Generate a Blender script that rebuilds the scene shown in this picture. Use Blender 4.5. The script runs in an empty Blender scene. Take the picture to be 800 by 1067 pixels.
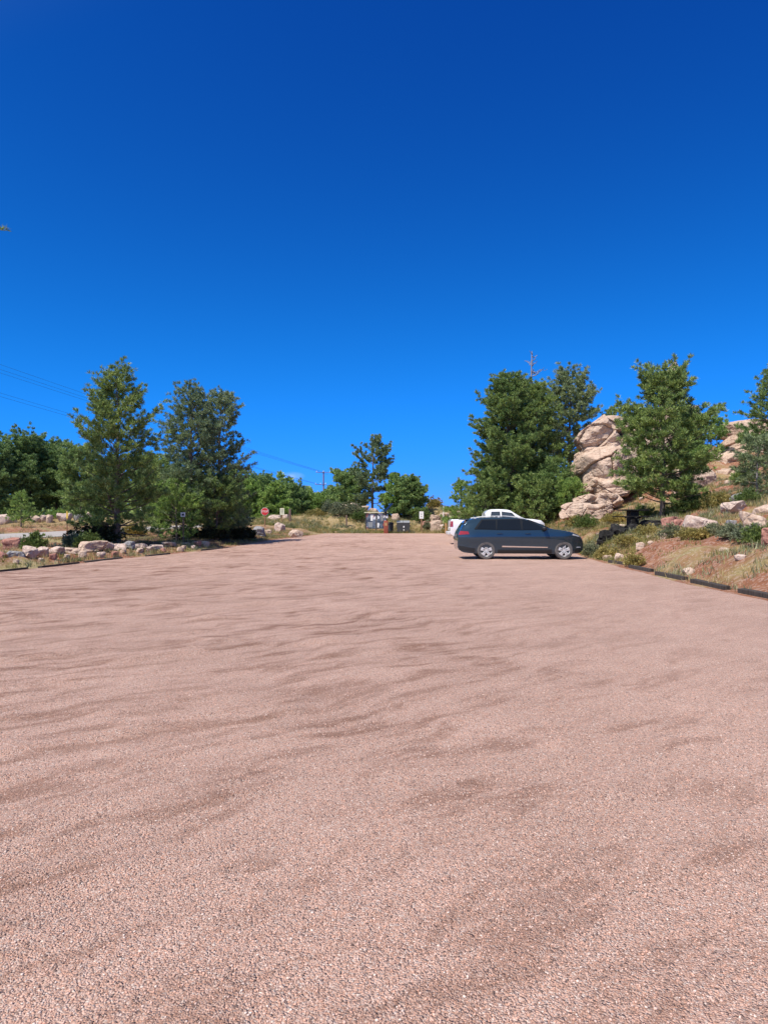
import bpy, bmesh, math
import numpy as np
from mathutils import Vector, Matrix

S = bpy.context.scene
C = S.collection
R = math.radians
PI = math.pi
CAMZ, F, HY = 1.65, 739.0, 541.0          # eye height, focal length in photo pixels, horizon row
rng = np.random.default_rng(7)

# ------------------------------------------------------------------ noise
def _h(ix, iy, iz, s):
    n = (ix.astype(np.int64) * 374761393 + iy.astype(np.int64) * 668265263 + iz.astype(np.int64) * 2147483647 + s * 1274126177) & 0xFFFFFFFF
    n = ((n ^ (n >> 13)) * 1274126177) & 0xFFFFFFFF
    n = ((n ^ (n >> 16)) * 2246822519) & 0xFFFFFFFF
    return ((n ^ (n >> 15)) & 0xFFFF) / 65535.0
def vnoise(x, y, z=None, s=0):
    x = np.asarray(x, float); y = np.asarray(y, float)
    z = np.zeros_like(x) if z is None else np.asarray(z, float)
    ix, iy, iz = np.floor(x), np.floor(y), np.floor(z)
    fx, fy, fz = x - ix, y - iy, z - iz
    ux, uy, uz = [f * f * (3 - 2 * f) for f in (fx, fy, fz)]
    r = 0
    for dx in (0, 1):
        for dy in (0, 1):
            for dz in (0, 1):
                w = (ux if dx else 1 - ux) * (uy if dy else 1 - uy) * (uz if dz else 1 - uz)
                r = r + w * _h(ix + dx, iy + dy, iz + dz, s)
    return r * 2 - 1
def fbm(x, y, z=None, s=0, o=4):
    r, a = 0, 0.5
    for i in range(o):
        k = 2.03 ** i
        r = r + a * vnoise(np.asarray(x) * k, np.asarray(y) * k, None if z is None else np.asarray(z) * k, s + i)
        a *= 0.5
    return r
def sst(a, b, x):
    t = np.clip((np.asarray(x, float) - a) / (b - a), 0, 1)
    return t * t * (3 - 2 * t)

# ------------------------------------------------------------------ terrain
LY = [-40, 0, 15, 22, 25, 29, 32, 39, 45, 52, 58, 66, 74]
LX = [-16, -14.5, -13.6, -12.4, -11.8, -11.5, -10.7, -9.3, -8.9, -8.3, -7.2, -6.6, -6.4]
RY = [-40, 0, 15, 18, 23, 27, 31, 38, 46, 52, 57, 65, 74, 90, 140]
RX = [8.6, 8.1, 8.05, 8.0, 8.35, 8.6, 9.0, 10.0, 10.7, 9.7, 8.3, 7.2, 6.6, 8.0, 12]
FAR = 72.0
def Lx(y): return np.interp(y, LY, LX)
def Rx(y): return np.interp(y, RY, RX)
def lotz(x, y): return 0.2 * sst(33, 60, y)
def Hgt(x, y):
    x = np.asarray(x, float); y = np.asarray(y, float)
    dl = Lx(y) - x; dr = x - Rx(y); df = y - FAR - 0.35 * fbm(x * .35, y * 0, s=4)
    out = np.maximum(np.maximum(dl, dr), df)
    h = lotz(x, y)
    h = h - 0.16 * sst(-0.1, -0.6, out)
    lb = sst(0, 1.6, dl)
    left = 0.26 * lb + 0.55 * sst(48, 76, y) * sst(0, 6, dl)
    h = h + np.where(y < FAR + 30, left, left * 0 + .81)
    h = h + 0.75 * sst(0, 9, df) * sst(3, -3, x - 4)
    d = np.maximum(dr, 0)
    nz = fbm(x * .22, y * .22, s=21)
    # cut bank then slope
    rise = 0.42 * sst(0.2, 1.6, d) + 0.27 * np.clip(d - 0.5, 0, 9) + 0.26 * np.clip(d - 9.5, 0, 18)
    rise = rise * (0.45 + 0.55 * sst(85, 45, y)) * (1 + 0.22 * nz)
    h = h + rise
    h = h + 2.0 * np.exp(-(((x + 4.2) / 4.6) ** 2 + ((y - 86) / 8.0) ** 2)) * sst(0, 6, df)
    h = h + 3.0 * np.exp(-(((x - 7.0) / 4.2) ** 2 + ((y - 86) / 7.0) ** 2)) * sst(0.5, 6, np.maximum(df, dr))
    h = h + 4.2 * np.exp(-(((x - 24) / 9) ** 2 + ((y - 64) / 9) ** 2))
    rough = sst(0.2, 1.5, out)
    h = h + rough * (0.24 * fbm(x * .8, y * .8, s=31) + 0.10 * fbm(x * 2.4, y * 2.4, s=41, o=3))
    # road bed on the left
    rd = road_dist(x, y)
    flat = 0.5 + 0.5 * sst(55, 95, y)
    k_ = sst(4.3, 7.2, rd); h = h * k_ + flat * (1 - k_)
    # far land
    h = h + 3 * sst(150, 900, np.hypot(x, y)) * fbm(x * .004, y * .004, s=51)
    return h
ROAD = np.array([(-26, -60), (-25.4, -20), (-25.2, 10), (-25, 30), (-25, 48), (-24.5, 64), (-20.5, 80), (-12, 95), (4, 106), (26, 113)], float)
def catmull(P, n=10):
    P = np.vstack([2 * P[0] - P[1], P, 2 * P[-1] - P[-2]]); o = []
    for i in range(1, len(P) - 2):
        for k in range(n):
            t = k / n; a, b, c, d = P[i - 1:i + 3]
            o.append(.5 * ((2 * b) + (-a + c) * t + (2 * a - 5 * b + 4 * c - d) * t * t + (-a + 3 * b - 3 * c + d) * t ** 3))
    o.append(P[-2]); return np.array(o)
RC = catmull(ROAD)
def road_dist(x, y):
    sh = np.shape(x); p = np.stack([np.ravel(x), np.ravel(y)], 1); best = np.full(len(p), 1e9)
    for a, b in zip(RC[:-1], RC[1:]):
        ab = b - a; t = np.clip(((p - a) @ ab) / (ab @ ab), 0, 1)
        best = np.minimum(best, np.hypot(*(p - a - t[:, None] * ab).T))
    return best.reshape(sh)
def hz(x, y): return float(Hgt(np.array([x]), np.array([y]))[0])
def X(px, Y): return (px - 400) / F * Y
def Z(py, Y): return CAMZ + (HY - py) / F * Y

# ------------------------------------------------------------------ mesh helpers
def np_mesh(name, v, f, mat=None, smooth=False, n=3):
    """f: (M,n) array, or list of tuples"""
    me = bpy.data.meshes.new(name)
    if isinstance(f, np.ndarray):
        v = np.asarray(v, np.float32); n = f.shape[1]
        me.vertices.add(len(v)); me.vertices.foreach_set('co', v.ravel())
        me.loops.add(f.size); me.loops.foreach_set('vertex_index', f.astype(np.int32).ravel())
        me.polygons.add(len(f)); me.polygons.foreach_set('loop_start', np.arange(0, f.size, n, dtype=np.int32))
        me.update(calc_edges=True)
    else:
        me.from_pydata([tuple(map(float, p)) for p in v], [], [tuple(map(int, q)) for q in f]); me.update()
    if smooth: me.polygons.foreach_set('use_smooth', np.ones(len(me.polygons), bool))
    if mat: me.materials.append(mat)
    return me
def link(name, me, parent=None, loc=None):
    o = bpy.data.objects.new(name, me); C.objects.link(o)
    if parent: o.parent = parent
    if loc is not None: o.location = loc
    return o
def tag(o, label=None, cat=None, group=None, kind=None):
    if label: o['label'] = label
    if cat: o['category'] = cat
    if group: o['group'] = group
    if kind: o['kind'] = kind
    return o
def empty(name, loc, label, cat, group=None, rz=0):
    o = bpy.data.objects.new(name, None); C.objects.link(o); o.location = loc; o.rotation_euler = (0, 0, rz)
    o.empty_display_size = .2
    return tag(o, label, cat, group)
def copy_tree(o, parent=None):
    c = o.copy(); C.objects.link(c)
    if parent: c.parent = parent
    for ch in o.children: copy_tree(ch, c)
    return c
class MB:
    """collects boxes, tubes and lathes into one mesh"""
    def __init__(s): s.v = []; s.f = []
    def add(s, v, f):
        k = len(s.v); s.v += [tuple(p) for p in v]; s.f += [tuple(i + k for i in q) for q in f]; return s
    def box(s, c, d, rot=None, bev=0.0):
        bm = bmesh.new(); bmesh.ops.create_cube(bm, size=1)
        bmesh.ops.scale(bm, vec=d, verts=bm.verts)
        if bev: bmesh.ops.bevel(bm, geom=list(bm.edges), offset=bev, segments=2, affect='EDGES', profile=.5)
        if rot is not None: bmesh.ops.rotate(bm, matrix=rot, verts=bm.verts)
        bmesh.ops.translate(bm, vec=c, verts=bm.verts)
        bm.verts.index_update()
        s.add([v.co[:] for v in bm.verts], [[v.index for v in f.verts] for f in bm.faces]); bm.free(); return s
    def tube(s, pts, rad, n=8, cap=True):
        v, f = tube(pts, rad, n, cap); return s.add(v, f)
    def lathe(s, prof, n=24, axis='z', c=(0, 0, 0), close=False):
        v = []; f = []; m = len(prof)
        for k in range(n):
            a = 2 * PI * k / n
            for r, z in prof:
                p = (r * math.cos(a), r * math.sin(a), z) if axis == 'z' else (r * math.cos(a), z, r * math.sin(a))
                v.append((p[0] + c[0], p[1] + c[1], p[2] + c[2]))
        mm = m if close else m - 1
        for k in range(n):
            for j in range(mm):
                a, b = k * m + j, k * m + (j + 1) % m; d, e = ((k + 1) % n) * m + j, ((k + 1) % n) * m + (j + 1) % m
                f.append((a, d, e, b))
        return s.add(v, f)
    def build(s, name, mat, parent=None, loc=None, smooth=None):
        me = np_mesh(name, s.v, s.f, mat)
        bm = bmesh.new(); bm.from_mesh(me); bmesh.ops.recalc_face_normals(bm, faces=bm.faces); bm.to_mesh(me); bm.free()
        if smooth is not None:
            me.polygons.foreach_set('use_smooth', np.ones(len(me.polygons), bool)); me.set_sharp_from_angle(angle=R(smooth))
        return link(name, me, parent, loc)
def tube(pts, rad, n=8, cap=True):
    pts = np.asarray(pts, float); m = len(pts); rad = np.broadcast_to(rad, (m,)); v = []; f = []
    t = np.gradient(pts, axis=0); t /= np.linalg.norm(t, axis=1)[:, None] + 1e-9
    ref = np.array([0, 0, 1.]) if abs(t[0][2]) < .9 else np.array([1., 0, 0])
    for i in range(m):
        a = np.cross(t[i], ref); a /= np.linalg.norm(a) + 1e-9; b = np.cross(t[i], a)
        for k in range(n):
            q = 2 * PI * k / n; v.append(pts[i] + rad[i] * (math.cos(q) * a + math.sin(q) * b))
    for i in range(m - 1):
        for k in range(n): f.append((i * n + k, i * n + (k + 1) % n, (i + 1) * n + (k + 1) % n, (i + 1) * n + k))
    if cap: f += [tuple(range(n))[::-1], tuple(range((m - 1) * n, m * n))]
    return v, f

# ------------------------------------------------------------------ materials
class NT:
    def __init__(s, name):
        s.m = bpy.data.materials.new(name); s.m.use_nodes = True; s.t = s.m.node_tree; s.b = s.t.nodes['Principled BSDF']
        s.out = s.t.nodes['Material Output']
    def n(s, typ, **kw):
        nd = s.t.nodes.new(typ)
        for k, v in kw.items():
            if k.startswith('i_'):
                key = k[2:].replace('_', ' ')
                nd.inputs[key].default_value = v
            else: setattr(nd, k, v)
        return nd
    def l(s, a, b): s.t.links.new(a, b)
    def ramp(s, stops, fac=None, interp='LINEAR'):
        r = s.n('ShaderNodeValToRGB'); e = r.color_ramp.elements; r.color_ramp.interpolation = interp
        while len(e) < len(stops): e.new(.5)
        for q, (p, c) in zip(e, stops):
            q.position = p; q.color = (*c, 1) if len(c) == 3 else c
        if fac is not None: s.l(fac, r.inputs['Fac'])
        return r.outputs['Color']
    def mix(s, fac, a, b, blend='MIX'):
        m = s.n('ShaderNodeMix', data_type='RGBA', blend_type=blend)
        for v, k in ((fac, 0), (a, 6), (b, 7)):
            if isinstance(v, (int, float)): m.inputs[k].default_value = v
            elif isinstance(v, tuple): m.inputs[k].default_value = (*v, 1)
            else: s.l(v, m.inputs[k])
        return m.outputs[2]
    def math(s, op, a, b=0.0):
        m = s.n('ShaderNodeMath', operation=op)
        for v, k in ((a, 0), (b, 1)):
            if isinstance(v, (int, float)): m.inputs[k].default_value = v
            else: s.l(v, m.inputs[k])
        return m.outputs[0]
    def noise(s, vec, scale, detail=4, rough=.55):
        n = s.n('ShaderNodeTexNoise'); n.inputs['Scale'].default_value = scale; n.inputs['Detail'].default_value = detail; n.inputs['Roughness'].default_value = rough
        if vec is not None: s.l(vec, n.inputs['Vector'])
        return n
    def bump(s, h, strength=.5, dist=.02, prev=None):
        b = s.n('ShaderNodeBump'); b.inputs['Strength'].default_value = strength; b.inputs['Distance'].default_value = dist
        s.l(h, b.inputs['Height'])
        if prev is not None: s.l(prev, b.inputs['Normal'])
        return b.outputs['Normal']
    def obj(s, world=False):
        if world: return s.n('ShaderNodeNewGeometry').outputs['Position']
        return s.n('ShaderNodeTexCoord').outputs['Object']
def plain(name, col, rough=.5, metal=0.0, coat=0.0, var=.12, nscale=6.0, spec=.5, bump=0.0):
    t = NT(name); o = t.obj(); nz = t.noise(o, nscale, 5)
    a = tuple(c * (1 - var) for c in col); b = tuple(min(1, c * (1 + var)) for c in col)
    t.l(t.ramp([(.3, a), (.7, b)], nz.outputs['Fac']), t.b.inputs['Base Color'])
    t.b.inputs['Roughness'].default_value = rough; t.b.inputs['Metallic'].default_value = metal
    t.b.inputs['Coat Weight'].default_value = coat; t.b.inputs['Coat Roughness'].default_value = .03
    t.b.inputs['Specular IOR Level'].default_value = spec
    if bump: t.l(t.bump(t.noise(o, nscale * 6, 6).outputs['Fac'], .6, bump), t.b.inputs['Normal'])
    return t.m

STONES = [(0.0, (0.140, 0.098, 0.088)), (.07, (0.268, 0.189, 0.161)), (.18, (0.462, 0.277, 0.206)), (.42, (0.646, 0.380, 0.281)), (.6, (0.527, 0.375, 0.316)), (.74, (0.668, 0.427, 0.331)), (.92, (0.560, 0.437, 0.381)), (.985, (0.732, 0.594, 0.511))]
def gravel_mat():
    t = NT('gravel'); p = t.obj(True)
    wob = t.noise(p, 40, 2); pv = t.mix(.012, p, wob.outputs['Color'], 'ADD')
    v1 = t.n('ShaderNodeTexVoronoi'); v1.inputs['Scale'].default_value = 112; t.l(pv, v1.inputs['Vector'])
    v2 = t.n('ShaderNodeTexVoronoi'); v2.inputs['Scale'].default_value = 210; t.l(pv, v2.inputs['Vector'])
    s1 = t.n('ShaderNodeSeparateColor'); t.l(v1.outputs['Color'], s1.inputs[0])
    s2 = t.n('ShaderNodeSeparateColor'); t.l(v2.outputs['Color'], s2.inputs[0])
    c1 = t.ramp(STONES, s1.outputs[0]); c2 = t.ramp(STONES, s2.outputs[1])
    pick = t.math('GREATER_THAN', s1.outputs[2], .6)
    c = t.mix(pick, c1, c2)
    # fines: drifts of finer browner grit between the stones, running diagonally
    mp = t.n('ShaderNodeMapping'); mp.inputs['Rotation'].default_value = (0, 0, R(-40)); t.l(t.mix(1.0, p, t.noise(p, .5, 3).outputs['Color'], 'ADD'), mp.inputs['Vector'])
    mp2 = t.n('ShaderNodeMapping'); mp2.inputs['Scale'].default_value = (1.15, 4.4, 1); mp2.inputs['Location'].default_value = (3.3, 7.7, 0); t.l(mp.outputs[0], mp2.inputs['Vector']); mp = mp2
    dn = t.noise(mp.outputs['Vector'], 1.0, 5, .6)
    big = t.noise(p, .16, 3)
    grit = t.noise(p, 260, 3, .7)
    fine = t.ramp([(.3, (.15, .072, .046)), (.7, (.33, .175, .115))], grit.outputs['Fac'])
    f = t.ramp([(.42, (.04, .04, .04)), (.50, (.20, .20, .20)), (.54, (.5, .5, .5)), (.60, (1, 1, 1))], t.mix(.26, dn.outputs['Fac'], t.noise(p, 38, 3, .7).outputs['Fac']))
    f2 = t.math('MULTIPLY', f, t.ramp([(.35, (.4, .4, .4)), (.6, (1, 1, 1))], big.outputs['Fac']))
    sx = t.n('ShaderNodeSeparateXYZ'); t.l(p, sx.inputs[0])
    mrx = t.n('ShaderNodeMapRange'); mrx.inputs[1].default_value = -1.0; mrx.inputs[2].default_value = 4.5; mrx.inputs[3].default_value = 1.0; mrx.inputs[4].default_value = .3; t.l(sx.outputs[0], mrx.inputs[0])
    f2 = t.math('MULTIPLY', f2, mrx.outputs[0])
    c = t.mix(f2, c, fine)
    c = t.mix(1.0, c, t.ramp([(.3, (.86, .84, .82)), (.7, (1.03, 1.02, 1.01))], t.noise(p, .5, 4).outputs['Fac']), 'MULTIPLY')
    t.l(c, t.b.inputs['Base Color']); t.b.inputs['Roughness'].default_value = .85; t.b.inputs['Specular IOR Level'].default_value = .25
    h = t.math('ADD', t.math('MULTIPLY', v1.outputs['Distance'], -1.0), t.math('MULTIPLY', s1.outputs[1], .6))
    n1 = t.bump(h, .9, .0125)
    n2 = t.bump(t.noise(p, 18, 4).outputs['Fac'], .5, .03, n1)
    t.l(n2, t.b.inputs['Normal'])
    return t.m
def stone_mat():
    t = NT('loose_stone'); g = t.n('ShaderNodeNewGeometry')
    c = t.ramp(STONES, g.outputs['Random Per Island'])
    nz = t.noise(t.obj(), 300, 2)
    c = t.mix(1.0, c, t.ramp([(.3, (.85, .83, .82)), (.7, (1.1, 1.08, 1.07))], nz.outputs['Fac']), 'MULTIPLY')
    t.l(c, t.b.inputs['Base Color']); t.b.inputs['Roughness'].default_value = .75; t.b.inputs['Specular IOR Level'].default_value = .3
    return t.m
def ground_mat():
    t = NT('ground'); p = t.obj(True)
    a = t.noise(p, .35, 6, .6); b = t.noise(p, 1.7, 6, .65); c3 = t.noise(p, 22, 5, .7)
    soil = t.ramp([(.3, (.17, .068, .038)), (.5, (.27, .12, .068)), (.72, (.37, .21, .135))], b.outputs['Fac'])
    straw = t.ramp([(.3, (.17, .155, .065)), (.55, (.34, .27, .125)), (.75, (.44, .36, .2))], c3.outputs['Fac'])
    f = t.ramp([(.49, (0, 0, 0)), (.64, (1, 1, 1))], a.outputs['Fac'])
    sx = t.n('ShaderNodeSeparateXYZ'); t.l(p, sx.inputs[0])
    mr = t.n('ShaderNodeMapRange'); mr.inputs[1].default_value = 62; mr.inputs[2].default_value = 78; mr.inputs[3].default_value = 0; mr.inputs[4].default_value = .8; t.l(sx.outputs[1], mr.inputs[0])
    f = t.math('MAXIMUM', f, mr.outputs[0])
    c = t.mix(f, soil, straw)
    v = t.n('ShaderNodeTexVoronoi'); v.inputs['Scale'].default_value = 14; t.l(p, v.inputs['Vector'])
    s = t.n('ShaderNodeSeparateColor'); t.l(v.outputs['Color'], s.inputs[0])
    peb = t.math('GREATER_THAN', s.outputs[0], .72)
    c = t.mix(t.math('MULTIPLY', peb, .35), c, t.ramp([(0, (.4, .27, .22)), (1, (.55, .43, .37))], s.outputs[1]))
    t.l(c, t.b.inputs['Base Color']); t.b.inputs['Roughness'].default_value = .95; t.b.inputs['Specular IOR Level'].default_value = .1
    n1 = t.bump(t.noise(p, 9, 8, .7).outputs['Fac'], .8, .12)
    t.l(t.bump(v.outputs['Distance'], .4, .03, n1), t.b.inputs['Normal'])
    return t.m
def road_mat():
    t = NT('road'); p = t.obj(True)
    c = t.ramp([(.35, (.31, .27, .24)), (.65, (.43, .38, .34))], t.noise(p, .8, 6, .65).outputs['Fac'])
    c = t.mix(.5, c, t.ramp([(.3, (.22, .2, .2)), (.7, (.44, .42, .4))], t.noise(p, 60, 3).outputs['Fac']))
    t.l(c, t.b.inputs['Base Color']); t.b.inputs['Roughness'].default_value = .95; t.b.inputs['Specular IOR Level'].default_value = .08
    return t.m
def rock_mat(name, lo, mid, hi, lichen=.25):
    t = NT(name); p = t.obj(); oi = t.n('ShaderNodeObjectInfo')
    off = t.n('ShaderNodeVectorMath', operation='ADD'); t.l(p, off.inputs[0])
    sc = t.n('ShaderNodeVectorMath', operation='SCALE'); t.l(oi.outputs['Location'], sc.inputs[0]); sc.inputs['Scale'].default_value = 1.0
    t.l(sc.outputs[0], off.inputs[1]); q = off.outputs[0]
    a = t.noise(q, 1.3, 7, .62); b = t.noise(q, 9, 5, .7)
    c = t.ramp([(.28, lo), (.5, mid), (.74, hi)], a.outputs['Fac'])
    c = t.mix(.55, c, t.ramp([(.3, tuple(x * .55 for x in mid)), (.5, mid), (.72, tuple(min(.75, x * 1.35) for x in hi))], b.outputs['Fac']))
    # water streaks and lichen
    mp = t.n('ShaderNodeMapping'); mp.inputs['Scale'].default_value = (1.6, 1.6, .35); t.l(q, mp.inputs['Vector'])
    st = t.noise(mp.outputs['Vector'], 1.6, 6, .65)
    c = t.mix(t.math('MULTIPLY', t.ramp([(.56, (0, 0, 0)), (.68, (1, 1, 1))], st.outputs['Fac']), lichen), c, (.09, .08, .075))
    li = t.noise(q, 4.5, 6, .7)
    c = t.mix(t.math('MULTIPLY', t.ramp([(.60, (0, 0, 0)), (.66, (1, 1, 1))], li.outputs['Fac']), .35), c, (.30, .31, .22))
    t.l(c, t.b.inputs['Base Color']); t.b.inputs['Roughness'].default_value = .9; t.b.inputs['Specular IOR Level'].default_value = .2
    vo = t.n('ShaderNodeTexVoronoi', feature='DISTANCE_TO_EDGE'); vo.inputs['Scale'].default_value = .8
    wv = t.mix(.25, q, t.noise(q, 1.5, 4).outputs['Color'], 'ADD'); t.l(wv, vo.inputs['Vector'])
    cr = t.ramp([(0, (0, 0, 0)), (.05, (1, 1, 1))], vo.outputs['Distance'])
    n0 = t.bump(cr, .55, .10); n1 = t.bump(t.noise(q, 3.2, 9, .66).outputs['Fac'], .6, .16, n0)
    t.l(t.bump(b.outputs['Fac'], .5, .03, n1), t.b.inputs['Normal'])
    return t.m
def leaf_mat(name, dark, mid, tip, trans=.30, rough=.5):
    t = NT(name); g = t.n('ShaderNodeNewGeometry'); p = t.obj(); oi = t.n('ShaderNodeObjectInfo')
    r = t.ramp([(0, dark), (.42, mid), (.85, tip), (1.0, tuple(x * 1.25 for x in tip))], g.outputs['Random Per Island'])
    cl = t.noise(p, 1.1, 3)
    r = t.mix(1.0, r, t.ramp([(.3, (.72, .8, .75)), (.7, (1.25, 1.15, 1.0))], cl.outputs['Fac']), 'MULTIPLY')
    r = t.mix(1.0, r, t.ramp([(0, (.85, .9, .9)), (1, (1.12, 1.08, 1.0))], oi.outputs['Random']), 'MULTIPLY')
    t.l(r, t.b.inputs['Base Color']); t.b.inputs['Roughness'].default_value = rough; t.b.inputs['Specular IOR Level'].default_value = .35
    tr = t.n('ShaderNodeBsdfTranslucent'); t.l(r, tr.inputs['Color'])
    mx = t.n('ShaderNodeMixShader'); mx.inputs[0].default_value = trans
    t.l(t.b.outputs[0], mx.inputs[1]); t.l(tr.outputs[0], mx.inputs[2]); t.l(mx.outputs[0], t.out.inputs['Surface'])
    return t.m
def bark_mat(name, a, b):
    t = NT(name); p = t.obj()
    mp = t.n('ShaderNodeMapping'); mp.inputs['Scale'].default_value = (9, 9, 1.6); t.l(p, mp.inputs['Vector'])
    v = t.n('ShaderNodeTexVoronoi'); v.inputs['Scale'].default_value = 1.5; t.l(mp.outputs[0], v.inputs['Vector'])
    nz = t.noise(mp.outputs[0], 1.2, 6, .7)
    t.l(t.ramp([(.25, a), (.7, b)], nz.outputs['Fac']), t.b.inputs['Base Color']); t.b.inputs['Roughness'].default_value = .95
    t.l(t.bump(v.outputs['Distance'], .8, .04), t.b.inputs['Normal'])
    return t.m
def paint_mat(name, col, flake=.3, metal=.6):
    t = NT(name); p = t.obj()
    nz = t.noise(p, 900, 1); d = t.noise(p, 2.2, 6, .65)
    c = t.mix(1.0, t.ramp([(.3, tuple(x * (1 - flake) for x in col)), (.7, tuple(x * (1 + flake) for x in col))], nz.outputs['Fac']), (1, 1, 1), 'MULTIPLY')
    # road dust, heavier low on the flanks
    sx = t.n('ShaderNodeSeparateXYZ'); t.l(p, sx.inputs[0])
    low = t.ramp([(.0, (1, 1, 1)), (1.0, (.12, .12, .12))], t.math('DIVIDE', sx.outputs[2], .95))
    dust = t.math('MULTIPLY', t.math('MULTIPLY', low, t.ramp([(.3, (.3, .3, .3)), (.75, (1, 1, 1))], d.outputs['Fac'])), .08)
    c = t.mix(t.math('MULTIPLY', dust, .5), c, (.28, .2, .17))
    t.l(c, t.b.inputs['Base Color']); t.b.inputs['Metallic'].default_value = metal
    t.l(t.math('ADD', t.math('MULTIPLY', dust, .8), .19), t.b.inputs['Roughness'])
    t.b.inputs['Coat Weight'].default_value = .85; t.b.inputs['Coat Roughness'].default_value = .04
    return t.m

M = {}
M['gravel'] = gravel_mat(); M['stone'] = stone_mat(); M['ground'] = ground_mat(); M['road'] = road_mat()
M['granite'] = rock_mat('pink_granite', (.32, .205, .15), (.49, .35, .265), (.62, .49, .40), .25)
M['pale_rock'] = rock_mat('pale_granite', (.36, .25, .20), (.53, .39, .32), (.64, .52, .45), .12)
M['red_rock'] = rock_mat('red_rock', (.26, .11, .08), (.36, .17, .13), (.45, .26, .21), .1)
M['grey_rock'] = rock_mat('grey_rock', (.16, .15, .15), (.27, .26, .26), (.40, .38, .37), .15)
M['dark_rock'] = rock_mat('dark_rock', (.006, .006, .006), (.018, .017, .016), (.05, .045, .042), .1)  # near-black throughout, used for the dark pile and the picnic table
M['pine'] = leaf_mat('pine_needles', (.050, .086, .032), (.178, .275, .092), (.36, .46, .16))
M['pine_bright'] = leaf_mat('bright_needles', (.058, .110, .032), (.215, .345, .095), (.40, .54, .16))
M['pine_grey'] = leaf_mat('greyish_needles', (.052, .085, .046), (.190, .268, .142), (.37, .44, .25))
M['far_green'] = leaf_mat('far_pine_needles', (.056, .100, .044), (.190, .300, .115), (.36, .49, .20))
M['shrub'] = leaf_mat('shrub_leaves', (.06, .10, .03), (.12, .18, .05), (.21, .26, .08), .3)
M['sage'] = leaf_mat('sage_leaves', (.11, .13, .08), (.19, .21, .13), (.28, .29, .19), .2)
M['yellow_brush'] = leaf_mat('yellow_brush', (.19, .16, .05), (.32, .27, .09), (.45, .37, .15), .25)
M['shaded_brush'] = leaf_mat('shaded_brush', (.012, .018, .009), (.022, .032, .014), (.04, .05, .02), .1)  # near-black leaves: the shade under the pines is put into the colour
M['dry'] = leaf_mat('dry_grass', (.26, .18, .08), (.42, .32, .15), (.55, .45, .25), .3, .8)
M['green_grass'] = leaf_mat('green_grass', (.11, .13, .035), (.20, .21, .06), (.31, .29, .10), .3, .8)
M['bark'] = bark_mat('pine_bark', (.075, .058, .048), (.23, .18, .15))
M['dead'] = bark_mat('dead_wood', (.16, .14, .13), (.36, .33, .31))
M['dark_timber'] = bark_mat('tarred_timber', (.012, .009, .007), (.075, .058, .048))
M['wood'] = bark_mat('post_wood', (.17, .085, .04), (.33, .19, .11))
M['tan_wood'] = bark_mat('tan_post_wood', (.30, .17, .07), (.5, .31, .15))
M['grey_wood'] = bark_mat('weathered_pole_wood', (.12, .075, .055), (.24, .16, .13))
M['suv'] = paint_mat('slate_blue_paint', (.022, .050, .076), .3, .45)
M['white_paint'] = paint_mat('white_paint', (.80, .80, .80), .02, 0.0)
M['glass'] = plain('tinted_glass', (.005, .006, .008), .03, 0, 0, .05, spec=.55)
M['glass_clear'] = plain('dark_cabin_glass', (.035, .045, .055), .03, 0, 0, .05, spec=.9)
M['trim'] = plain('gloss_black_trim', (.006, .006, .006), .3, 0, 0, .1)
M['black'] = plain('black_plastic', (.012, .012, .012), .5, 0, 0, .3, 20)
M['rubber'] = plain('tyre_rubber', (.11, .10, .093), .85, 0, 0, .3, 14, bump=.004)
M['alloy'] = plain('silver_alloy', (.66, .65, .63), .42, .25, 0, .05)
M['chrome'] = plain('chrome', (.85, .85, .85), .12, 1.0, 0, .03)
M['tail'] = plain('red_lens', (.30, .010, .012), .15, 0, .6, .15)
M['lamp'] = plain('clear_lens', (.62, .64, .66), .1, .3, .6, .1)
M['red'] = plain('red_sign_face', (.55, .03, .03), .45, 0, 0, .1, 8)
M['white'] = plain('white_sign_face', (.80, .80, .77), .5, 0, 0, .06, 5)
M['cream'] = plain('cream_sign_face', (.72, .68, .48), .5, 0, 0, .08, 5)
M['ink'] = plain('dark_print', (.03, .03, .035), .6)
M['yellow'] = plain('yellow_marker', (.72, .48, .08), .5, 0, 0, .12)
M['steel'] = plain('galvanised_steel', (.42, .43, .44), .5, .6, 0, .15)
M['bin'] = plain('dark_grey_bin', (.045, .052, .055), .55, 0, 0, .2, 3)
M['bin_lid'] = plain('grey_bin_lid', (.28, .29, .29), .5, 0, 0, .15, 4)
M['brown'] = plain('red_brown_paint', (.27, .065, .035), .55, 0, 0, .15, 4)
M['solar'] = plain('solar_cells', (.008, .010, .016), .3, 0, .0, .2, 8)
M['kiosk'] = plain('kiosk_posts', (.06, .055, .055), .6, 0, 0, .2, 5)
def poster_mat(name, base, seed):
    t = NT(name); p = t.obj()
    mp = t.n('ShaderNodeMapping'); mp.inputs['Location'].default_value = (seed, seed, seed); t.l(p, mp.inputs['Vector'])
    v = t.n('ShaderNodeTexVoronoi', distance='CHEBYCHEV'); v.inputs['Scale'].default_value = 3.2; t.l(mp.outputs[0], v.inputs['Vector'])
    s = t.n('ShaderNodeSeparateColor'); t.l(v.outputs['Color'], s.inputs[0])
    c = t.ramp([(0, (.05, .07, .10)), (.4, (.14, .17, .22)), (.66, base), (.78, (.10, .13, .17)), (.92, (.35, .12, .1))], s.outputs[0], 'CONSTANT')
    t.l(c, t.b.inputs['Base Color']); t.b.inputs['Roughness'].default_value = .4
    return t.m
M['poster_a'] = poster_mat('printed_notice_panel', (.72, .74, .76), 1.3)
M['poster_b'] = poster_mat('printed_map_panel', (.74, .70, .72), 5.1)

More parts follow.
